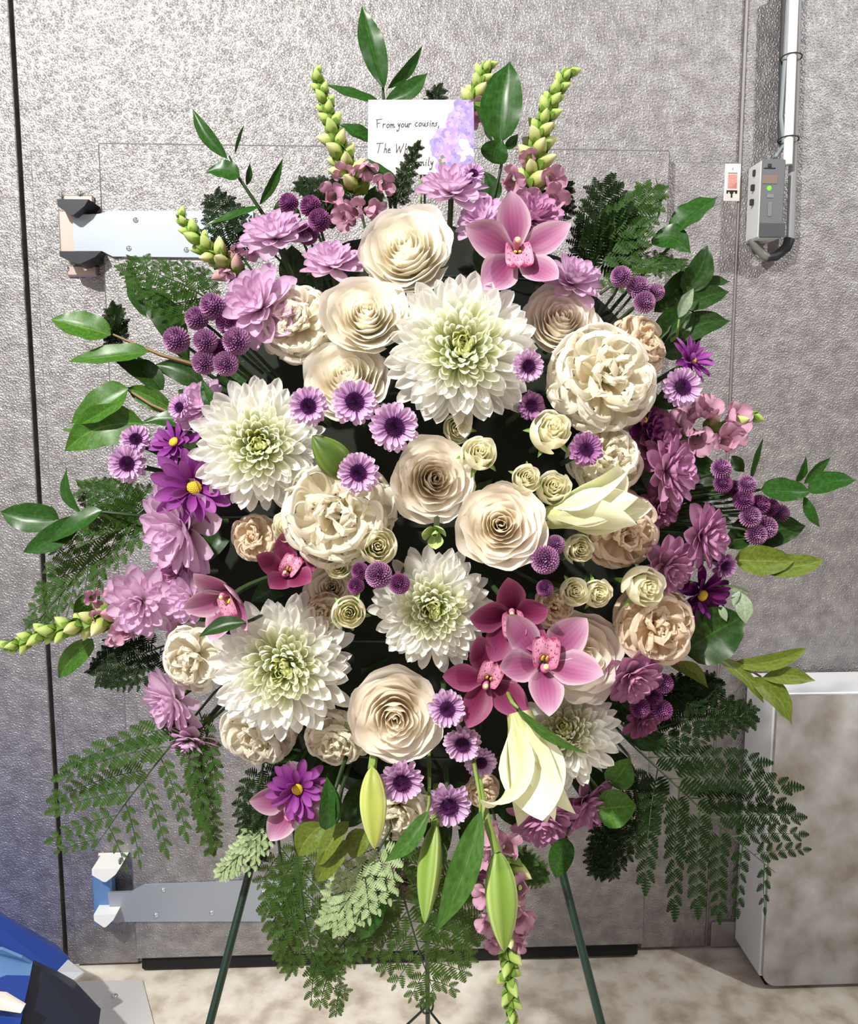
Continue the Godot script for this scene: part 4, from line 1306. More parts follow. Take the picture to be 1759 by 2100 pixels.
	for r in rows("""
		437 629 54 -0.1 0.3 -2.0 0 0 | purple pompon topmost of the left cluster
		404 653 48 -0.3 0.1 -2.0 1 0 | purple pompon upper left in the left cluster
		466 662 46 0.0 0.1 -0.5 2 1 | purple pompon at the back of the left cluster, under the lavender petals
		362 697 54 -0.2 0.1 -2.0 3 0 | purple pompon standing apart at the left of its cluster
		421 700 50 -0.1 0.0 -2.5 4 0 | purple pompon in the middle of the left cluster
		485 700 56 0.0 0.1 -2.5 5 0 | purple pompon at the right side of the left cluster
		418 744 48 -0.1 -0.1 -2.0 1 0 | purple pompon lowest left in the left cluster
		463 746 50 0.0 -0.1 -2.5 2 0 | purple pompon lowest right in the left cluster
		452 715 40 0.0 0.0 -0.5 3 1 | purple pompon deep inside the left cluster between the others
		655 452 46 0.1 0.3 0.5 1 1 | purple pompon right of the topmost lavender flower, the nearer of three
		637 424 44 0.0 0.5 1.5 2 1 | purple pompon behind the topmost lavender flower, near the left snapdragon
		592 417 40 -0.1 0.6 2.0 3 1 | purple pompon peeping out above the topmost lavender flower
		630 480 44 0.0 0.0 2.5 3 1 | dark pompon in shade under the three top left pompons
		1274 568 44 -0.2 0.3 0.0 4 0 | purple pompon upper left of the group before the right ferns
		1309 590 46 0.1 0.2 0.0 5 0 | purple pompon in the middle of the group before the right ferns
		1321 620 44 0.3 -0.2 -0.5 1 0 | purple pompon lowest of the group before the right ferns
		1344 600 36 0.6 0.1 0.5 2 0 | purple pompon rightmost of the group before the right ferns
		1478 962 42 0.3 0.4 0.5 3 0 | purple pompon topmost of the right cluster
		1482 992 38 0.1 0.0 0.5 4 1 | purple pompon second from the top in the right cluster
		1503 1003 36 0.1 0.0 1.5 5 1 | purple pompon at the back of the right cluster, upper left
		1530 995 40 0.3 0.4 0.0 1 0 | purple pompon upper right in the right cluster
		1524 1026 42 0.2 0.1 0.0 2 1 | purple pompon in the heart of the right cluster
		1557 1036 42 0.3 0.1 0.0 3 1 | purple pompon right of the heart of the right cluster
		1598 1053 40 0.6 0.0 0.5 4 0 | purple pompon rightmost of the right cluster
		1577 1040 38 0.4 0.2 0.5 5 1 | purple pompon second from the right in the right cluster
		1538 1060 44 0.2 -0.1 -0.5 2 0 | purple pompon low in the middle of the right cluster
		1570 1082 46 0.3 -0.2 -0.5 1 0 | purple pompon low right in the right cluster
		1550 1096 44 0.1 -0.4 -0.5 1 0 | purple pompon lowest of the right cluster above the leaves
		1117 1148 58 -0.1 -0.1 -3.5 2 0 | purple pompon right of the ivory rose, the larger of the two touching
		1138 1117 40 0.1 0.2 -3.0 3 0 | purple pompon right of the ivory rose, upper and smaller of two
		1117 1206 34 -0.1 0.0 -3.0 4 1 | tiny purple pompon above the orchids
		776 1179 54 0.0 0.1 -4.0 5 0 | purple pompon largest of four left of the dark hearted chrysanthemum
		738 1171 36 -0.1 0.3 -3.0 1 1 | purple pompon upper left of four beside the dark hearted chrysanthemum
		730 1201 34 -0.1 -0.2 -3.5 2 1 | purple pompon lower left of four beside the dark hearted chrysanthemum
		819 1197 42 0.1 -0.1 -4.5 3 1 | purple pompon rightmost of four, before the dark hearted chrysanthemum
		1360 1402 40 0.4 -0.1 0.0 4 1 | purple pompon upper one right of the mauve flower at lower right
		1357 1456 42 0.4 -0.3 0.0 5 1 | purple pompon lower one right of the mauve flower at lower right
		1378 1345 36 0.5 0.1 0.5 1 1 | purple pompon under the lower right carnation by the stems
		1312 1452 40 0.2 -0.4 0.5 2 1 | dark pompon under the mauve flower at lower right
		1340 1430 36 0.3 -0.1 1.0 2 1 | dark pompon half hidden between its two neighbours at lower right
	"""): make_pompon(r)
	for r in rows("""
		1058 522 210 0.05 0.1 -2.5 0.05 0 0.25 | pink orchid at the top right with tall upright petal
		476 1222 170 -0.45 -0.5 -2.5 0.35 0 0.7 | pink orchid hanging at the left with hooded petals and yellow cap
		592 1175 150 0.1 0.55 -0.5 2.6 1 0.7 | dark pink orchid behind the left one, its lip at the top
		1052 1262 180 -0.1 -0.25 -1.0 0.15 1 0.55 | dark wine coloured orchid, the highest of the three at lower right
		1112 1358 215 0.1 0.40 -4.0 3.05 0 0.35 | pink orchid in the middle of the three with spotted lip on top
		1000 1392 180 0.0 0.15 -2.5 2.75 1 0.2 | dark pink orchid at the lower left of the three, yellow at its heart
		606 1640 160 0.0 -0.1 -1.5 0.1 0 0.2 | pink orchid beneath the violet daisy at the bottom left
	"""): make_orchid(r)
	lilies()
	snapdragons()
	seed_pod()
	foam()
	leaves()
	ferns()

func lilies() -> void:
	var d := 0.80
	make_lily("half open cream lily pointing down at the lower right with one flared petal", P(1065, 1462, d + 0.0), P(1120, 1690, d - 0.035), 0.10, 1.85, [2], 0.4)
	make_lily("half open yellow green lily pointing right, above the shaded carnation", P(1125, 1062, d + 0.02), P(1318, 1025, d - 0.03), 0.13, 1.5, [4], 1.0)
	make_lily_bud("yellow green lily bud under the large low rose, beside the lowest carnation", P(763, 1572, 0.815), P(768, 1742, 0.80), 0.0135, 1, 0.5, [])
	make_lily_bud("long green lily bud hanging left of the big blade shaped leaf", P(893, 1688, 0.82), P(871, 1895, 0.80), 0.0125, 0, 1.2, [])
	make_lily_bud("plump green lily bud on a long stalk, lowest of the buds", P(1019, 1742, 0.80), P(1034, 1952, 0.79), 0.0160, 0, 0.3, [P(1000, 1690, 0.805), P(985, 1620, 0.82), P(975, 1560, 0.86)])
	make_lily_bud("dark green lily bud beside the left white chrysanthemum", P(716, 980, 0.80), P(640, 893, 0.785), 0.0165, 2, 0.8, [])

func snapdragons() -> void:
	make_snapdragon("snapdragon spike at the top left of the card, pink at its foot", [[648, 152, 0], [668, 215, 0], [690, 290, 0], [735, 400, 1]], 0.925, 30, [[708, 350, 700, 378, 34], [748, 335, 757, 358, 36], [780, 372, 790, 398, 38], [690, 400, 662, 412, 44], [720, 440, 700, 460, 44], [750, 430, 790, 442, 40], [735, 425, 728, 452, 44]], 0.0125, 0)
	make_snapdragon("short snapdragon spike rising behind the right edge of the card", [[1000, 136, 0], [982, 175, 0], [966, 230, 0]], 0.975, 14, [[978, 215, 985, 235, 30], [985, 240, 978, 262, 30]], 0.0125, 0)
	make_snapdragon("tall snapdragon spike at the top right beside the big oval leaf", [[1165, 150, 0], [1135, 200, 0], [1108, 270, 0], [1088, 390, 1]], 0.925, 32, [[1090, 318, 1086, 345, 34], [1055, 365, 1030, 380, 44], [1120, 365, 1142, 378, 44], [1085, 400, 1075, 432, 46], [1120, 405, 1150, 425, 50]], 0.0130, 0)
	make_snapdragon("green snapdragon spike in bud at the upper left before the hinge", [[371, 447, 0], [395, 480, 0], [430, 515, 0], [500, 570, 1]], 0.92, 20, [[450, 525, 428, 545, 22], [482, 510, 492, 532, 22], [470, 555, 458, 568, 24], [515, 510, 530, 540, 26]], 0.0125, 2)
	make_snapdragon("snapdragon spike lying out to the left, lowest on that side", [[18, 1327, 0], [85, 1302, 0], [150, 1285, 0], [275, 1250, 1]], 0.91, 26, [[185, 1225, 205, 1240, 26], [200, 1262, 190, 1285, 26], [235, 1300, 228, 1322, 28], [245, 1225, 232, 1215, 40], [262, 1285, 258, 1312, 44], [380, 1285, 372, 1300, 46]], 0.0128, 2)
	make_snapdragon("snapdragon spike hanging at the bottom with pink florets behind the lily bud", [[1050, 2100, 0], [1046, 2040, 0], [1040, 1960, 0], [1040, 1760, 1]], 0.845, 26, [[1018, 1925, 1000, 1952, 30], [1062, 1925, 1080, 1955, 30], [1010, 1880, 990, 1895, 42], [1058, 1870, 1082, 1885, 44], [1070, 1905, 1078, 1925, 36], [1030, 1735, 1060, 1752, 46], [1000, 1745, 985, 1760, 46], [1010, 1690, 1005, 1705, 48], [1005, 1830, 985, 1845, 42], [1065, 1820, 1082, 1830, 42]], 0.0125, 0)
	make_snapdragon("dusky pink snapdragon florets pointing out to the right in shade", [[1545, 850, 0], [1500, 868, 0], [1440, 890, 0]], 0.90, 5, [[1452, 855, 1450, 835, 48], [1490, 865, 1520, 852, 50], [1430, 890, 1420, 905, 54], [1470, 905, 1505, 912, 56], [1435, 850, 1415, 838, 48], [1390, 880, 1375, 880, 50]], 0.013, 2)

func seed_pod() -> void:
	# a spent green bloom with three cupped petals below the beige hearted rose
	var o := thing("green_bud", "pale green bud with three cupped petals below the beige hearted rose", "bud", "", facing(893, 1088, 0.755, -0.1, -0.5, 0.2, 38 * 0.755 / F))
	var pm := petal(8, 8, {"w": 0.42, "b": 0.45, "pk": 0.6, "cup": 0.45, "bend": 0.8, "bp": 1.2, "c0": "7c9a48", "c1": "a5bc70", "c2": "bccd8c"})
	for k in 3: put(o, "petal", pm, M.seed_green, deg_to_rad([150, 30, 262][k]), 1.0, 0.1, 0.0, 1.05, 1.0)
	for k in 3: put(o, "petal", pm, M.seed_green, deg_to_rad([90, 210, 330][k]), 0.5, 0.05, 0.05, 0.6, 0.8)
	stem(o)

func foam() -> void:
	# the block in its cage that carries all stems
	var o := thing("floral_foam", "dark green block of floral foam and cage hidden behind the flowers", "floral foam", "", Transform3D(CB, P(885, 1060, 1.0)))
	var n := noise(2.2, 3, 9)
	var m := MB.new()
	m.grid(28, 40, func(u, v):
		var p := Vector3(sin(PI * u) * cos(TAU * v), -cos(PI * u), sin(PI * u) * sin(TAU * v))
		var k: float = 1.0 + 0.10 * n.get_noise_3d(p.x, p.y, p.z)
		return Vector3(p.x * 0.288, p.y * 0.335, p.z * 0.10) * k)
	part("block", m.done(), M.foam, o)
	for i in 5:
		m = MB.new()
		var ring := []
		for k in 25: ring.append(Vector3(cos(TAU * k / 24) * 0.275 * cos((i - 2) * 0.42), (i - 2) * 0.13, sin(TAU * k / 24) * 0.112 * cos((i - 2) * 0.42)))
		m.tube(ring, [0.0016], 5)
		part("cage_wire", m.done(), M.easel, o)

func easel() -> void:
	var o := thing("easel", "dark green wire easel whose two front legs and back leg carry the spray", "easel", "", Transform3D(Basis.IDENTITY, G(877, 2600)))
	o.position.y = 0.0
	var leg := func(a: Vector3, b: Vector3, r: float) -> void:
		var foot := a + (b - a) * (a.y / (a.y - b.y))
		var m := MB.new()
		m.tube([a + (a - b) * 1.4, a, foot + Vector3(0, 0.003, 0)].map(func(p): return p - o.position), [r], 12)
		part("leg", m.done(), M.easel, o)
		m = MB.new(); m.ball(foot + Vector3(0, 0.008, 0) - o.position, Vector3.ONE * r * 1.5, 6, 10)
		part("foot", m.done(), M.dark_plastic, o)
	leg.call(P(520, 1755, 0.93), P(430, 2100, 0.88), 0.0043)
	leg.call(P(1150, 1780, 0.93), P(1232, 2100, 0.88), 0.0046)
	leg.call(P(874, 1700, 1.02), P(877, 2100, 1.10), 0.0030)
	for w in [[[832, 2104], [862, 2076], [888, 2050]], [[864, 2050], [886, 2080], [905, 2104]]]:
		var m := MB.new()
		m.tube(w.map(func(p): return P(p[0], p[1], 1.075 if p[0] != 864 else 1.08) - o.position), [0.0016], 6)
		part("brace_wire", m.done(), M.easel, o)
	var ring := []
	for k in 17: ring.append(P(875 + 13 * cos(TAU * k / 16), 2062 + 17 * sin(TAU * k / 16), 1.085) - o.position)
	var m := MB.new(); m.tube(ring, [0.0014], 6)
	part("ring", m.done(), M.easel, o)

# the words on the card, stroke by stroke; each letter in a box one unit high from its line
func letters() -> Dictionary:
	return {"F": "0 1 0.15 0;-0.1 1 0.65 1.1;0.05 0.55 0.45 0.6", "T": "-0.1 1.05 0.7 1.1;0.3 1.05 0.22 0", "W": "0 1 0.15 0 0.42 0.75 0.6 0 0.9 1.05",
		"r": "0 0.5 0.02 0;0.02 0.3 0.15 0.48 0.32 0.45", "o": "0.3 0.45 0.1 0.45 0 0.2 0.12 0 0.3 0.08 0.36 0.3 0.26 0.46", "m": "0 0.48 0 0;0.02 0.32 0.18 0.48 0.24 0;0.24 0.3 0.4 0.48 0.48 0.02 0.6 0.1",
		"y": "0 0.5 0.12 0.12 0.3 0.5;0.3 0.5 0.2 -0.4 0.0 -0.5 0.0 -0.3", "u": "0 0.48 0.04 0.08 0.2 0.05 0.3 0.46;0.3 0.46 0.36 0", "c": "0.32 0.5 0.1 0.46 0 0.2 0.14 0 0.36 0.08",
		"s": "0.28 0.5 0.08 0.4 0.24 0.2 0.02 0", "i": "0.05 0.45 0.08 0;0.1 0.7 0.12 0.66", "n": "0 0.48 0.02 0;0.02 0.32 0.2 0.48 0.28 0", "h": "0.05 1.05 0 0;0.02 0.35 0.18 0.5 0.28 0", "e": "0.0 0.25 0.3 0.3 0.2 0.5 0.02 0.35 0.06 0.05 0.34 0.05",
		"a": "0.3 0.45 0.08 0.42 0 0.15 0.14 0 0.28 0.3;0.3 0.46 0.34 0", "l": "0.08 1.0 0.04 0.05 0.16 0.02", ",": "0.08 0.05 0.02 -0.2"}

func card() -> void:
	var w := 512
	var h := 340
	var im := Image.create(w, h, false, Image.FORMAT_RGB8)
	im.fill(Color("dcd5d0"))
	rng.seed = 11
	# printed hydrangeas along the right
	for i in 210:
		var y := rng.randf() * h
		var edge := 350.0 + 105.0 * pow(absf(y - 215.0) / 215.0, 1.3) - 45.0 * smoothstep(60.0, 220.0, y)
		var x := edge + rng.randf() * (530.0 - edge)
		var tint := Color("8f80c0").lerp(Color("bf97ca"), rng.randf()).lerp(Color("6f69ad"), 0.5 * rng.randf())
		if y > 170 and y < 270 and x > 420 and rng.randf() < 0.5: tint = Color("e9e6cf")
		for k in 4:
			var a := k * PI / 2 + rng.randf() * 0.7 + i
			var r := rng.randf_range(12, 19)
			blot(im, x + cos(a) * r * 0.8, y + sin(a) * r * 0.8, r, tint.lightened(0.08 * k))
		blot(im, x, y, 3, tint.darkened(0.35))
	for i in 8: blot(im, 345 + rng.randf() * 30, 255 + rng.randf() * 60, 10, Color("6f7d5a"))
	var pen := Color("34323a")
	write(im, "From", 38, 128, 36, pen)
	write(im, "your", 142, 126, 36, pen)
	write(im, "cousins,", 226, 122, 36, pen)
	write(im, "The", 40, 242, 40, pen)
	write(im, "Wh", 132, 242, 40, pen)
	write(im, "Family", 196, 300, 38, pen)
	var a := P(754, 345, 0.955)
	var b := P(972, 345, 0.955)
	var c := P(970, 206, 0.965)
	var o := thing("card", "white message card with handwriting and printed lilac hydrangeas at the top", "card", "", Transform3D(Basis.IDENTITY, (a + b) / 2))
	var x := (b - a).normalized()
	var z := x.cross((c - b).normalized()).normalized()
	var y := z.cross(x)
	o.basis = Basis(x, y, z)
	var hw := (b - a).length() / 2
	var ht := (c - b).length()
	var m := MB.new()
	m.quad(Vector3(-hw, ht, 0.0012), Vector3(hw, ht, 0.0012), Vector3(hw, -0.008, 0.0012), Vector3(-hw, -0.008, 0.0012))
	part("print", m.done(), mat("ffffff", 0.6, 0.0, {"albedo_texture": ImageTexture.create_from_image(im)}), o)
	m = MB.new(); m.box(Vector3(-hw, -0.008, 0), Vector3(hw, ht, 0.001), 0.0003)
	part("paper", m.done(), mat("dcd5d0", 0.7), o)
	m = MB.new(); m.tube([Vector3(0, -0.12, -0.02), Vector3(0, 0.0, -0.003), Vector3(0, 0.03, -0.002)], [0.0015], 6)
	part("pick", m.done(), M.stem_light, o)

func blot(im: Image, cx: float, cy: float, r: float, c: Color) -> void:
	for y in range(maxi(int(cy - r), 0), mini(int(cy + r) + 1, im.get_height())):
		for x in range(maxi(int(cx - r), 0), mini(int(cx + r) + 1, im.get_width())):
			var q := Vector2(x - cx, y - cy).length() / r
			if q < 1.0: im.set_pixel(x, y, im.get_pixel(x, y).lerp(c, smoothstep(1.0, 0.7, q) * 0.9))

func write(im: Image, word: String, x0: float, y0: float, size: float, c: Color) -> void:
	var font := letters()
	var x := x0
	for ch in word:
		var wide := 0.0
		for s in font[ch].split(";"):
			var p: PackedFloat64Array = s.split_floats(" ")
			for i in range(0, p.size() - 2, 2):
				for k in 25:
					var t := k / 24.0
					var q := Vector2(lerpf(p[i], p[i + 2], t), lerpf(p[i + 1], p[i + 3], t))
					q.x += q.y * 0.12
					blot(im, x + q.x * size, y0 - q.y * size, 2.5, c)
					wide = maxf(wide, q.x)
		x += (wide + 0.12) * size

func leaves() -> void:
	var d := 0.94
	# base x y, tip x y, width, bow, roll, curl, shape, depth of base and tip in cm
	branch("ruscus_branch", "ruscus sprig with one tall pointed leaf at the very top of the spray", "ruscus sprigs", 0.985, [[783, 150], [786, 195], [790, 260], [800, 330]],
		"787 182 742 10 54 -0.03 0.1 0.05 0 0 0/794 182 866 93 24 0.05 0.9 0.04 0 0 0/780 210 667 172 36 -0.16 0.3 0.05 0 0 0/790 210 877 149 42 0.12 0.2 0.05 0 0 0/770 292 696 255 42 -0.08 0.2 0.06 0 1.5 1", M.ruscus, M.stem)
	branch("ruscus_branch", "large upright oval leaf between the card and the right snapdragon", "ruscus sprigs", 0.92, [[1030, 280], [1028, 340], [1010, 420]],
		"1025 292 1045 126 86 -0.02 -0.15 0.05 1 0 0/1012 295 972 215 52 0.05 0.5 0.04 1 1 1/1010 335 1028 285 58 -0.1 0.3 0.08 1 0 -1/1035 305 1062 275 22 0 0.8 0.1 0 0.5 0", M.ruscus, M.stem)
	branch("ruscus_branch", "ruscus sprig rising to the upper left with a tall curved leaf", "ruscus sprigs", d, [[470, 320], [490, 365], [520, 410], [560, 470]],
		"466 326 394 222 30 -0.06 -0.2 0.04 0 0 0/492 364 423 352 50 0.06 0.1 0.06 1 0 0/532 420 580 324 20 0.03 0.7 0.05 0 0 0/534 424 419 463 30 -0.12 0.4 0.05 0 0 -1/481 315 501 255 9 -0.06 1.1 0.02 0 0 0/505 380 512 335 16 0 0.9 0.05 0 1 1", M.ruscus, M.stem)
	branch("salal_branch", "salal branch with veined bright green leaves reaching out at the upper left", "salal branches", 0.93, [[232, 686], [272, 704], [330, 728], [400, 748]],
		"228 688 104 655 66 -0.02 0.15 0.05 1 0 0/306 722 142 741 52 -0.06 0.25 0.06 1 0 0", M.salal, M.twig)
	branch("salal_branch", "large dark upright leaves behind the left pompon cluster", "salal branches", 0.94, [[350, 715], [390, 745], [440, 775]],
		"388 738 264 584 62 0.12 -0.3 0.06 0 0 0/335 800 238 742 52 0.08 0.2 0.06 1 0 0/420 795 318 748 52 0.1 -0.2 0.06 0 0 0/300 650 262 530 50 0.05 -0.8 0.05 0 2 3", M.salal_dark, M.stem)
	branch("salal_branch", "salal branch with two broad glossy leaves at left, below the veined branch", "salal branches", 0.93, [[262, 800], [310, 830], [400, 870]],
		"264 797 146 867 78 -0.08 0.1 0.05 1 0 0/296 868 132 925 88 0.1 -0.25 0.08 1 0 0/285 880 125 880 30 -0.12 0.4 0.04 0 1 1/350 838 258 795 44 0.05 -0.5 0.05 1 1 1", M.salal, M.twig)
	branch("ruscus_branch", "narrow leaves crossing beside the left white chrysanthemum", "ruscus sprigs", 0.88, [[410, 890], [440, 880], [480, 890]],
		"412 882 288 868 42 0.1 0.2 0.05 0 0 0/438 848 414 778 26 -0.02 0.3 0.06 0 -3 -3/365 800 430 830 34 0.08 0.6 0.06 0 2 2", M.ruscus, M.stem)
	branch("ruscus_branch", "ruscus sprig of three oval leaves at the far left edge", "ruscus sprigs", 0.91, [[160, 1052], [215, 1050], [300, 1060]],
		"122 1066 0 1050 62 -0.05 -0.1 0.05 1 0 0/165 1066 47 1133 52 -0.06 -0.2 0.05 1 -0.5 -0.5/210 1046 104 1112 46 -0.04 0.3 0.06 1 -1 -1/165 1052 137 960 26 -0.14 -0.3 0.04 0 0 0/112 1056 104 1036 7 0 0.5 0.05 0 0 0", M.ruscus, M.stem)
	branch("salal_branch", "pale shining leaf hanging under the lowest left snapdragon", "salal branches", 0.925, [[190, 1300], [230, 1260], [300, 1250]],
		"190 1310 120 1392 46 0.06 -0.5 0.06 1 0 0/205 1215 150 1265 40 0.05 -0.6 0.06 0 1 1", M.salal, M.stem)
	branch("ruscus_branch", "glossy dark leaves at the upper right reaching towards the sticker", "ruscus sprigs", 0.94, [[1395, 480], [1370, 510], [1300, 580]],
		"1380 478 1471 404 74 0.04 -0.55 0.06 1 0 0/1335 492 1417 520 60 -0.16 0.1 0.08 1 0 -1/1347 452 1344 364 20 0.06 1.0 0.03 0 0.5 0.5", M.ruscus, M.stem)
	branch("salal_branch", "fan of broad green leaves at right above the violet daisy", "salal branches", 0.94, [[1395, 620], [1370, 680], [1330, 720]],
		"1400 600 1450 502 56 0.08 0.25 0.06 1 0 0/1425 595 1498 578 40 -0.06 -0.3 0.05 1 1 1/1405 630 1495 598 48 -0.05 0.15 0.05 1 0 0/1390 695 1497 658 56 -0.1 0.1 0.05 1 0 0/1340 640 1425 540 62 0.04 0.5 0.06 0 1 1/1350 700 1420 620 70 0.02 0.2 0.06 1 1 0/1360 730 1440 690 52 -0.06 0.3 0.06 1 0 0", M.salal_dark, M.stem)
	branch("olive_sprig", "single narrow light green leaf standing before the fan of broad leaves", "", 0.925, [[1392, 655], [1388, 690]],
		"1390 652 1422 592 30 -0.08 0.5 0.06 0 0 0", M.pale_leaf, M.stem_light)
	branch("ruscus_branch", "ruscus sprig at the far right edge, its leaves spread like a hand", "ruscus sprigs", 0.90, [[1565, 1003], [1540, 1008], [1480, 1020]],
		"1560 1005 1664 1008 54 0.04 -0.1 0.05 1 0 0/1655 1008 1757 984 46 -0.06 -0.2 0.05 1 0 0/1630 990 1652 936 26 0.05 0.7 0.04 0 1 1/1648 992 1703 938 24 -0.05 0.5 0.04 0 0.5 0.5/1648 1018 1681 1082 24 0.08 0.2 0.05 0 0 0/1538 985 1565 898 20 -0.1 0.7 0.03 0 1 1/1500 935 1526 968 30 0.1 0.1 0.05 0 1 1", M.ruscus, M.stem)
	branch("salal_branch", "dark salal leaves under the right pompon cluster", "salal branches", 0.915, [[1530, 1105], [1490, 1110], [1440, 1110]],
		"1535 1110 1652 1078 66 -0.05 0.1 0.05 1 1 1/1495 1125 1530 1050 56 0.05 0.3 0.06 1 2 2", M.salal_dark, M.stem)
	branch("salal_branch", "olive green leaves overlapping at the far right under the pompon cluster", "salal branches", 0.90, [[1510, 1150], [1480, 1140], [1440, 1130]],
		"1545 1160 1692 1148 52 0.08 -0.1 0.05 1 0.5 0.5/1505 1148 1630 1150 62 0.02 0.15 0.05 1 0 0", M.olive_leaf, M.stem)
	branch("salal_branch", "broad dark leaf beside the lower right carnation", "salal branches", 0.90, [[1402, 1335], [1385, 1340], [1340, 1330]],
		"1402 1338 1530 1262 112 -0.03 0.1 0.06 1 0 0", M.salal_dark, M.twig)
	branch("olive_sprig", "silvery drooping leaf hanging from a dark tip at the right", "", 0.895, [[1522, 1212], [1490, 1205], [1440, 1200]],
		"1520 1215 1528 1280 34 -0.05 0.5 0.1 0 0 0/1518 1212 1505 1245 18 0.05 0.9 0.08 0 0 0/1480 1200 1540 1216 16 -0.06 0.9 0.06 0 0.3 0.3/1475 1240 1490 1275 16 0 0.3 0.06 0 0 0", M.pale_leaf, M.stem)
	branch("salal_branch", "twig with four long twisted leaves reaching out at the lower right", "salal branches", 0.90, [[1560, 1388], [1510, 1358], [1460, 1345], [1400, 1335]],
		"1500 1362 1653 1330 34 0.07 0.2 0.05 2 0 0/1462 1346 1566 1442 36 -0.05 -0.4 0.06 2 -0.5 -0.5/1562 1390 1672 1396 36 -0.06 0.1 0.05 0 0 0/1535 1390 1624 1487 52 -0.1 -0.1 0.06 0 0 0/1372 1362 1452 1412 32 -0.14 0.1 0.05 0 0.5 0.5", M.olive_leaf, M.twig)
	branch("salal_branch", "rounded backlit leaves at the lower right beside the drooping ferns", "salal branches", 0.89, [[1240, 1640], [1220, 1610], [1180, 1560]],
		"1222 1660 1305 1652 78 -0.02 0.2 0.05 1 0 0/1250 1610 1290 1555 60 0.05 0.1 0.05 1 0.5 0.5", M.salal, M.stem)
	branch("ruscus_branch", "pointed dark leaf hanging over the top of the right easel leg", "ruscus sprigs", 0.885, [[1160, 1720], [1170, 1690]],
		"1162 1718 1140 1802 50 0.03 0.1 0.05 1 0 0", M.ruscus, M.stem)
	branch("ruscus_branch", "dark glossy leaves hanging right of the violet daisy at the bottom", "ruscus sprigs", 0.83, [[668, 1700], [680, 1640], [700, 1580]],
		"668 1702 670 1592 42 0.05 0.2 0.06 1 0 0/690 1690 690 1620 20 0 0.8 0.06 0 0 0", M.ruscus, M.stem)
	branch("salal_branch", "yellow green leaf and dark leaves crossing below the violet daisy", "salal branches", 0.845, [[690, 1720], [690, 1680], [700, 1620]],
		"716 1684 654 1774 42 0.04 0.3 0.05 2 0 0/665 1690 612 1756 62 0.1 -0.1 0.06 1 1 1/714 1722 650 1808 46 0.05 -0.2 0.06 2 0.5 0.5/745 1700 720 1760 50 0 0.1 0.06 1 1.5 1.5", M.olive_leaf, M.stem)
	branch("lily_leaf", "big blade shaped leaf hanging between the two lowest lily buds", "lily leaves", 0.795, [[984, 1672], [985, 1640], [975, 1580]],
		"986 1662 893 1914 62 -0.05 0.2 0.05 0 0 -1", M.lily_leaf, M.stem_light)
	branch("lily_leaf", "narrow twisted leaf left of the long green lily bud", "lily leaves", 0.81, [[872, 1680], [880, 1650]],
		"880 1662 788 1768 40 -0.1 0.3 0.06 0 0 0/880 1720 915 1770 40 0 0.1 0.06 0 1 1", M.lily_leaf, M.stem_light)
	branch("lily_leaf", "slender dark leaf lying across the sideways white chrysanthemum", "lily leaves", 0.765, [[1062, 1452], [1050, 1440]],
		"1060 1452 1206 1546 22 0.06 0.5 0.03 0 0 -0.5", M.lily_leaf, M.stem_light)
	branch("lily_leaf", "dark leaf under the left hanging orchid", "lily leaves", 0.80, [[500, 1278], [520, 1270]],
		"505 1276 408 1306 36 0.06 0.2 0.05 0 0 0", M.salal_dark, M.stem)
	branch("ruscus_branch", "dark oval leaf standing behind the topmost lavender flowers", "ruscus sprigs", 0.93, [[600, 585], [620, 620]],
		"600 590 598 502 58 0.03 0.1 0.05 1 0 0/640 560 655 610 36 0 0.1 0.05 1 0 0", M.salal_dark, M.stem)
	branch("ruscus_branch", "dark glossy leaves among the bottom ferns", "ruscus sprigs", 0.87, [[770, 1850], [790, 1800]],
		"780 1842 738 1930 50 0.06 -0.3 0.08 1 0 0/765 1760 740 1850 46 -0.05 0.2 0.06 1 1 1", M.ruscus, M.stem)
	branch("ruscus_branch", "curved dark leaf arching below the card beside the left snapdragon", "ruscus sprigs", 0.93, [[800, 390], [800, 420]],
		"810 372 742 322 34 -0.15 0.2 0.06 1 0 0", M.ruscus, M.stem)
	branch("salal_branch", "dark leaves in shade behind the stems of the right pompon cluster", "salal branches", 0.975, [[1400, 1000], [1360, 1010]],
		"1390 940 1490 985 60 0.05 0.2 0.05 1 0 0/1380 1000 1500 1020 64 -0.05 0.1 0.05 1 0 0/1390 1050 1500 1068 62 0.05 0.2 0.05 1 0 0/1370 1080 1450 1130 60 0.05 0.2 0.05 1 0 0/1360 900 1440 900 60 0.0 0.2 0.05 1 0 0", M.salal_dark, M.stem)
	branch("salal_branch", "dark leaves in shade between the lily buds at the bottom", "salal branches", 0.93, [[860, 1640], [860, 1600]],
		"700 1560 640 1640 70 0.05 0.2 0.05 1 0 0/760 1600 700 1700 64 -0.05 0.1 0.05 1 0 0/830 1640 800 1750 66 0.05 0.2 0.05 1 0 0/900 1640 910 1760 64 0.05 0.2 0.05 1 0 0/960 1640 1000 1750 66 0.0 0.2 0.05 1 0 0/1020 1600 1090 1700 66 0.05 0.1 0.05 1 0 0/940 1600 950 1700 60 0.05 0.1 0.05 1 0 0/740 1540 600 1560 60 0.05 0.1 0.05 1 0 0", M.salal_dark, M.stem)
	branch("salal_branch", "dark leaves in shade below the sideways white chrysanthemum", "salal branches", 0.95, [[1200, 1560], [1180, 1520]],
		"1120 1600 1160 1700 66 0.05 0.2 0.05 1 0 0/1190 1570 1240 1680 66 -0.05 0.1 0.05 1 0 0/1240 1540 1310 1620 62 0.05 0.2 0.05 1 0 0/1280 1480 1370 1530 60 0.05 0.2 0.05 1 0 0", M.salal_dark, M.stem)
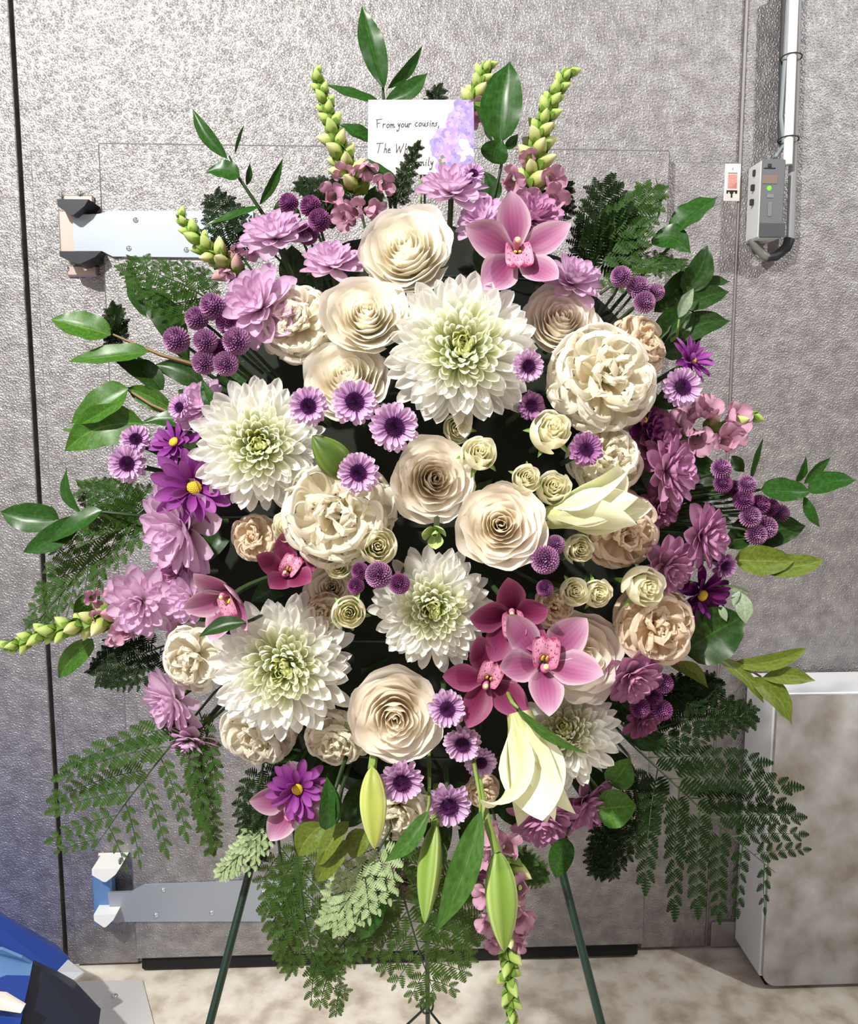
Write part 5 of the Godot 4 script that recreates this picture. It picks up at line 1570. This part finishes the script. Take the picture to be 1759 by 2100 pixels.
	branch("salal_branch", "dark leaves in shade behind the upper left lavender flowers", "salal branches", 0.975, [[560, 520], [600, 560]],
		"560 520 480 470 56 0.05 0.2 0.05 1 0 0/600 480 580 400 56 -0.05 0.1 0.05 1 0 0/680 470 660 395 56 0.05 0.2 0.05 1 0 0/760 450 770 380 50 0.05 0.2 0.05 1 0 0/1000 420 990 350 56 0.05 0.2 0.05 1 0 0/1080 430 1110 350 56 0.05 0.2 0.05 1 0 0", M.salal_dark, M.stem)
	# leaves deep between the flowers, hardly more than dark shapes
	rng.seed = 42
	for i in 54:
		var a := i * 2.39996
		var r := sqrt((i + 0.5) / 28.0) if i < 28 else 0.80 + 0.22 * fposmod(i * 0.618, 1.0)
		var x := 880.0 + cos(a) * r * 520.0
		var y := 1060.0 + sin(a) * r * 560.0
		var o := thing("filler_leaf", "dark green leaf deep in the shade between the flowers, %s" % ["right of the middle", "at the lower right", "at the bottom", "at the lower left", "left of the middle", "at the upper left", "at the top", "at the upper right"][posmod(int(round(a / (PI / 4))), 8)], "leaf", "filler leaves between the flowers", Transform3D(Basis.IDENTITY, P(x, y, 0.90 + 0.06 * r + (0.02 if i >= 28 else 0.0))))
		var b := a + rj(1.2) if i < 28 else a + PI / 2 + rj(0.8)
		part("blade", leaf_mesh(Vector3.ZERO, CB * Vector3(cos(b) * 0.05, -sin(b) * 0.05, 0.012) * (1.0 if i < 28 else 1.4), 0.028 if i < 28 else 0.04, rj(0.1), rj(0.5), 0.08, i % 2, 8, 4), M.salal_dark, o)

func ferns() -> void:
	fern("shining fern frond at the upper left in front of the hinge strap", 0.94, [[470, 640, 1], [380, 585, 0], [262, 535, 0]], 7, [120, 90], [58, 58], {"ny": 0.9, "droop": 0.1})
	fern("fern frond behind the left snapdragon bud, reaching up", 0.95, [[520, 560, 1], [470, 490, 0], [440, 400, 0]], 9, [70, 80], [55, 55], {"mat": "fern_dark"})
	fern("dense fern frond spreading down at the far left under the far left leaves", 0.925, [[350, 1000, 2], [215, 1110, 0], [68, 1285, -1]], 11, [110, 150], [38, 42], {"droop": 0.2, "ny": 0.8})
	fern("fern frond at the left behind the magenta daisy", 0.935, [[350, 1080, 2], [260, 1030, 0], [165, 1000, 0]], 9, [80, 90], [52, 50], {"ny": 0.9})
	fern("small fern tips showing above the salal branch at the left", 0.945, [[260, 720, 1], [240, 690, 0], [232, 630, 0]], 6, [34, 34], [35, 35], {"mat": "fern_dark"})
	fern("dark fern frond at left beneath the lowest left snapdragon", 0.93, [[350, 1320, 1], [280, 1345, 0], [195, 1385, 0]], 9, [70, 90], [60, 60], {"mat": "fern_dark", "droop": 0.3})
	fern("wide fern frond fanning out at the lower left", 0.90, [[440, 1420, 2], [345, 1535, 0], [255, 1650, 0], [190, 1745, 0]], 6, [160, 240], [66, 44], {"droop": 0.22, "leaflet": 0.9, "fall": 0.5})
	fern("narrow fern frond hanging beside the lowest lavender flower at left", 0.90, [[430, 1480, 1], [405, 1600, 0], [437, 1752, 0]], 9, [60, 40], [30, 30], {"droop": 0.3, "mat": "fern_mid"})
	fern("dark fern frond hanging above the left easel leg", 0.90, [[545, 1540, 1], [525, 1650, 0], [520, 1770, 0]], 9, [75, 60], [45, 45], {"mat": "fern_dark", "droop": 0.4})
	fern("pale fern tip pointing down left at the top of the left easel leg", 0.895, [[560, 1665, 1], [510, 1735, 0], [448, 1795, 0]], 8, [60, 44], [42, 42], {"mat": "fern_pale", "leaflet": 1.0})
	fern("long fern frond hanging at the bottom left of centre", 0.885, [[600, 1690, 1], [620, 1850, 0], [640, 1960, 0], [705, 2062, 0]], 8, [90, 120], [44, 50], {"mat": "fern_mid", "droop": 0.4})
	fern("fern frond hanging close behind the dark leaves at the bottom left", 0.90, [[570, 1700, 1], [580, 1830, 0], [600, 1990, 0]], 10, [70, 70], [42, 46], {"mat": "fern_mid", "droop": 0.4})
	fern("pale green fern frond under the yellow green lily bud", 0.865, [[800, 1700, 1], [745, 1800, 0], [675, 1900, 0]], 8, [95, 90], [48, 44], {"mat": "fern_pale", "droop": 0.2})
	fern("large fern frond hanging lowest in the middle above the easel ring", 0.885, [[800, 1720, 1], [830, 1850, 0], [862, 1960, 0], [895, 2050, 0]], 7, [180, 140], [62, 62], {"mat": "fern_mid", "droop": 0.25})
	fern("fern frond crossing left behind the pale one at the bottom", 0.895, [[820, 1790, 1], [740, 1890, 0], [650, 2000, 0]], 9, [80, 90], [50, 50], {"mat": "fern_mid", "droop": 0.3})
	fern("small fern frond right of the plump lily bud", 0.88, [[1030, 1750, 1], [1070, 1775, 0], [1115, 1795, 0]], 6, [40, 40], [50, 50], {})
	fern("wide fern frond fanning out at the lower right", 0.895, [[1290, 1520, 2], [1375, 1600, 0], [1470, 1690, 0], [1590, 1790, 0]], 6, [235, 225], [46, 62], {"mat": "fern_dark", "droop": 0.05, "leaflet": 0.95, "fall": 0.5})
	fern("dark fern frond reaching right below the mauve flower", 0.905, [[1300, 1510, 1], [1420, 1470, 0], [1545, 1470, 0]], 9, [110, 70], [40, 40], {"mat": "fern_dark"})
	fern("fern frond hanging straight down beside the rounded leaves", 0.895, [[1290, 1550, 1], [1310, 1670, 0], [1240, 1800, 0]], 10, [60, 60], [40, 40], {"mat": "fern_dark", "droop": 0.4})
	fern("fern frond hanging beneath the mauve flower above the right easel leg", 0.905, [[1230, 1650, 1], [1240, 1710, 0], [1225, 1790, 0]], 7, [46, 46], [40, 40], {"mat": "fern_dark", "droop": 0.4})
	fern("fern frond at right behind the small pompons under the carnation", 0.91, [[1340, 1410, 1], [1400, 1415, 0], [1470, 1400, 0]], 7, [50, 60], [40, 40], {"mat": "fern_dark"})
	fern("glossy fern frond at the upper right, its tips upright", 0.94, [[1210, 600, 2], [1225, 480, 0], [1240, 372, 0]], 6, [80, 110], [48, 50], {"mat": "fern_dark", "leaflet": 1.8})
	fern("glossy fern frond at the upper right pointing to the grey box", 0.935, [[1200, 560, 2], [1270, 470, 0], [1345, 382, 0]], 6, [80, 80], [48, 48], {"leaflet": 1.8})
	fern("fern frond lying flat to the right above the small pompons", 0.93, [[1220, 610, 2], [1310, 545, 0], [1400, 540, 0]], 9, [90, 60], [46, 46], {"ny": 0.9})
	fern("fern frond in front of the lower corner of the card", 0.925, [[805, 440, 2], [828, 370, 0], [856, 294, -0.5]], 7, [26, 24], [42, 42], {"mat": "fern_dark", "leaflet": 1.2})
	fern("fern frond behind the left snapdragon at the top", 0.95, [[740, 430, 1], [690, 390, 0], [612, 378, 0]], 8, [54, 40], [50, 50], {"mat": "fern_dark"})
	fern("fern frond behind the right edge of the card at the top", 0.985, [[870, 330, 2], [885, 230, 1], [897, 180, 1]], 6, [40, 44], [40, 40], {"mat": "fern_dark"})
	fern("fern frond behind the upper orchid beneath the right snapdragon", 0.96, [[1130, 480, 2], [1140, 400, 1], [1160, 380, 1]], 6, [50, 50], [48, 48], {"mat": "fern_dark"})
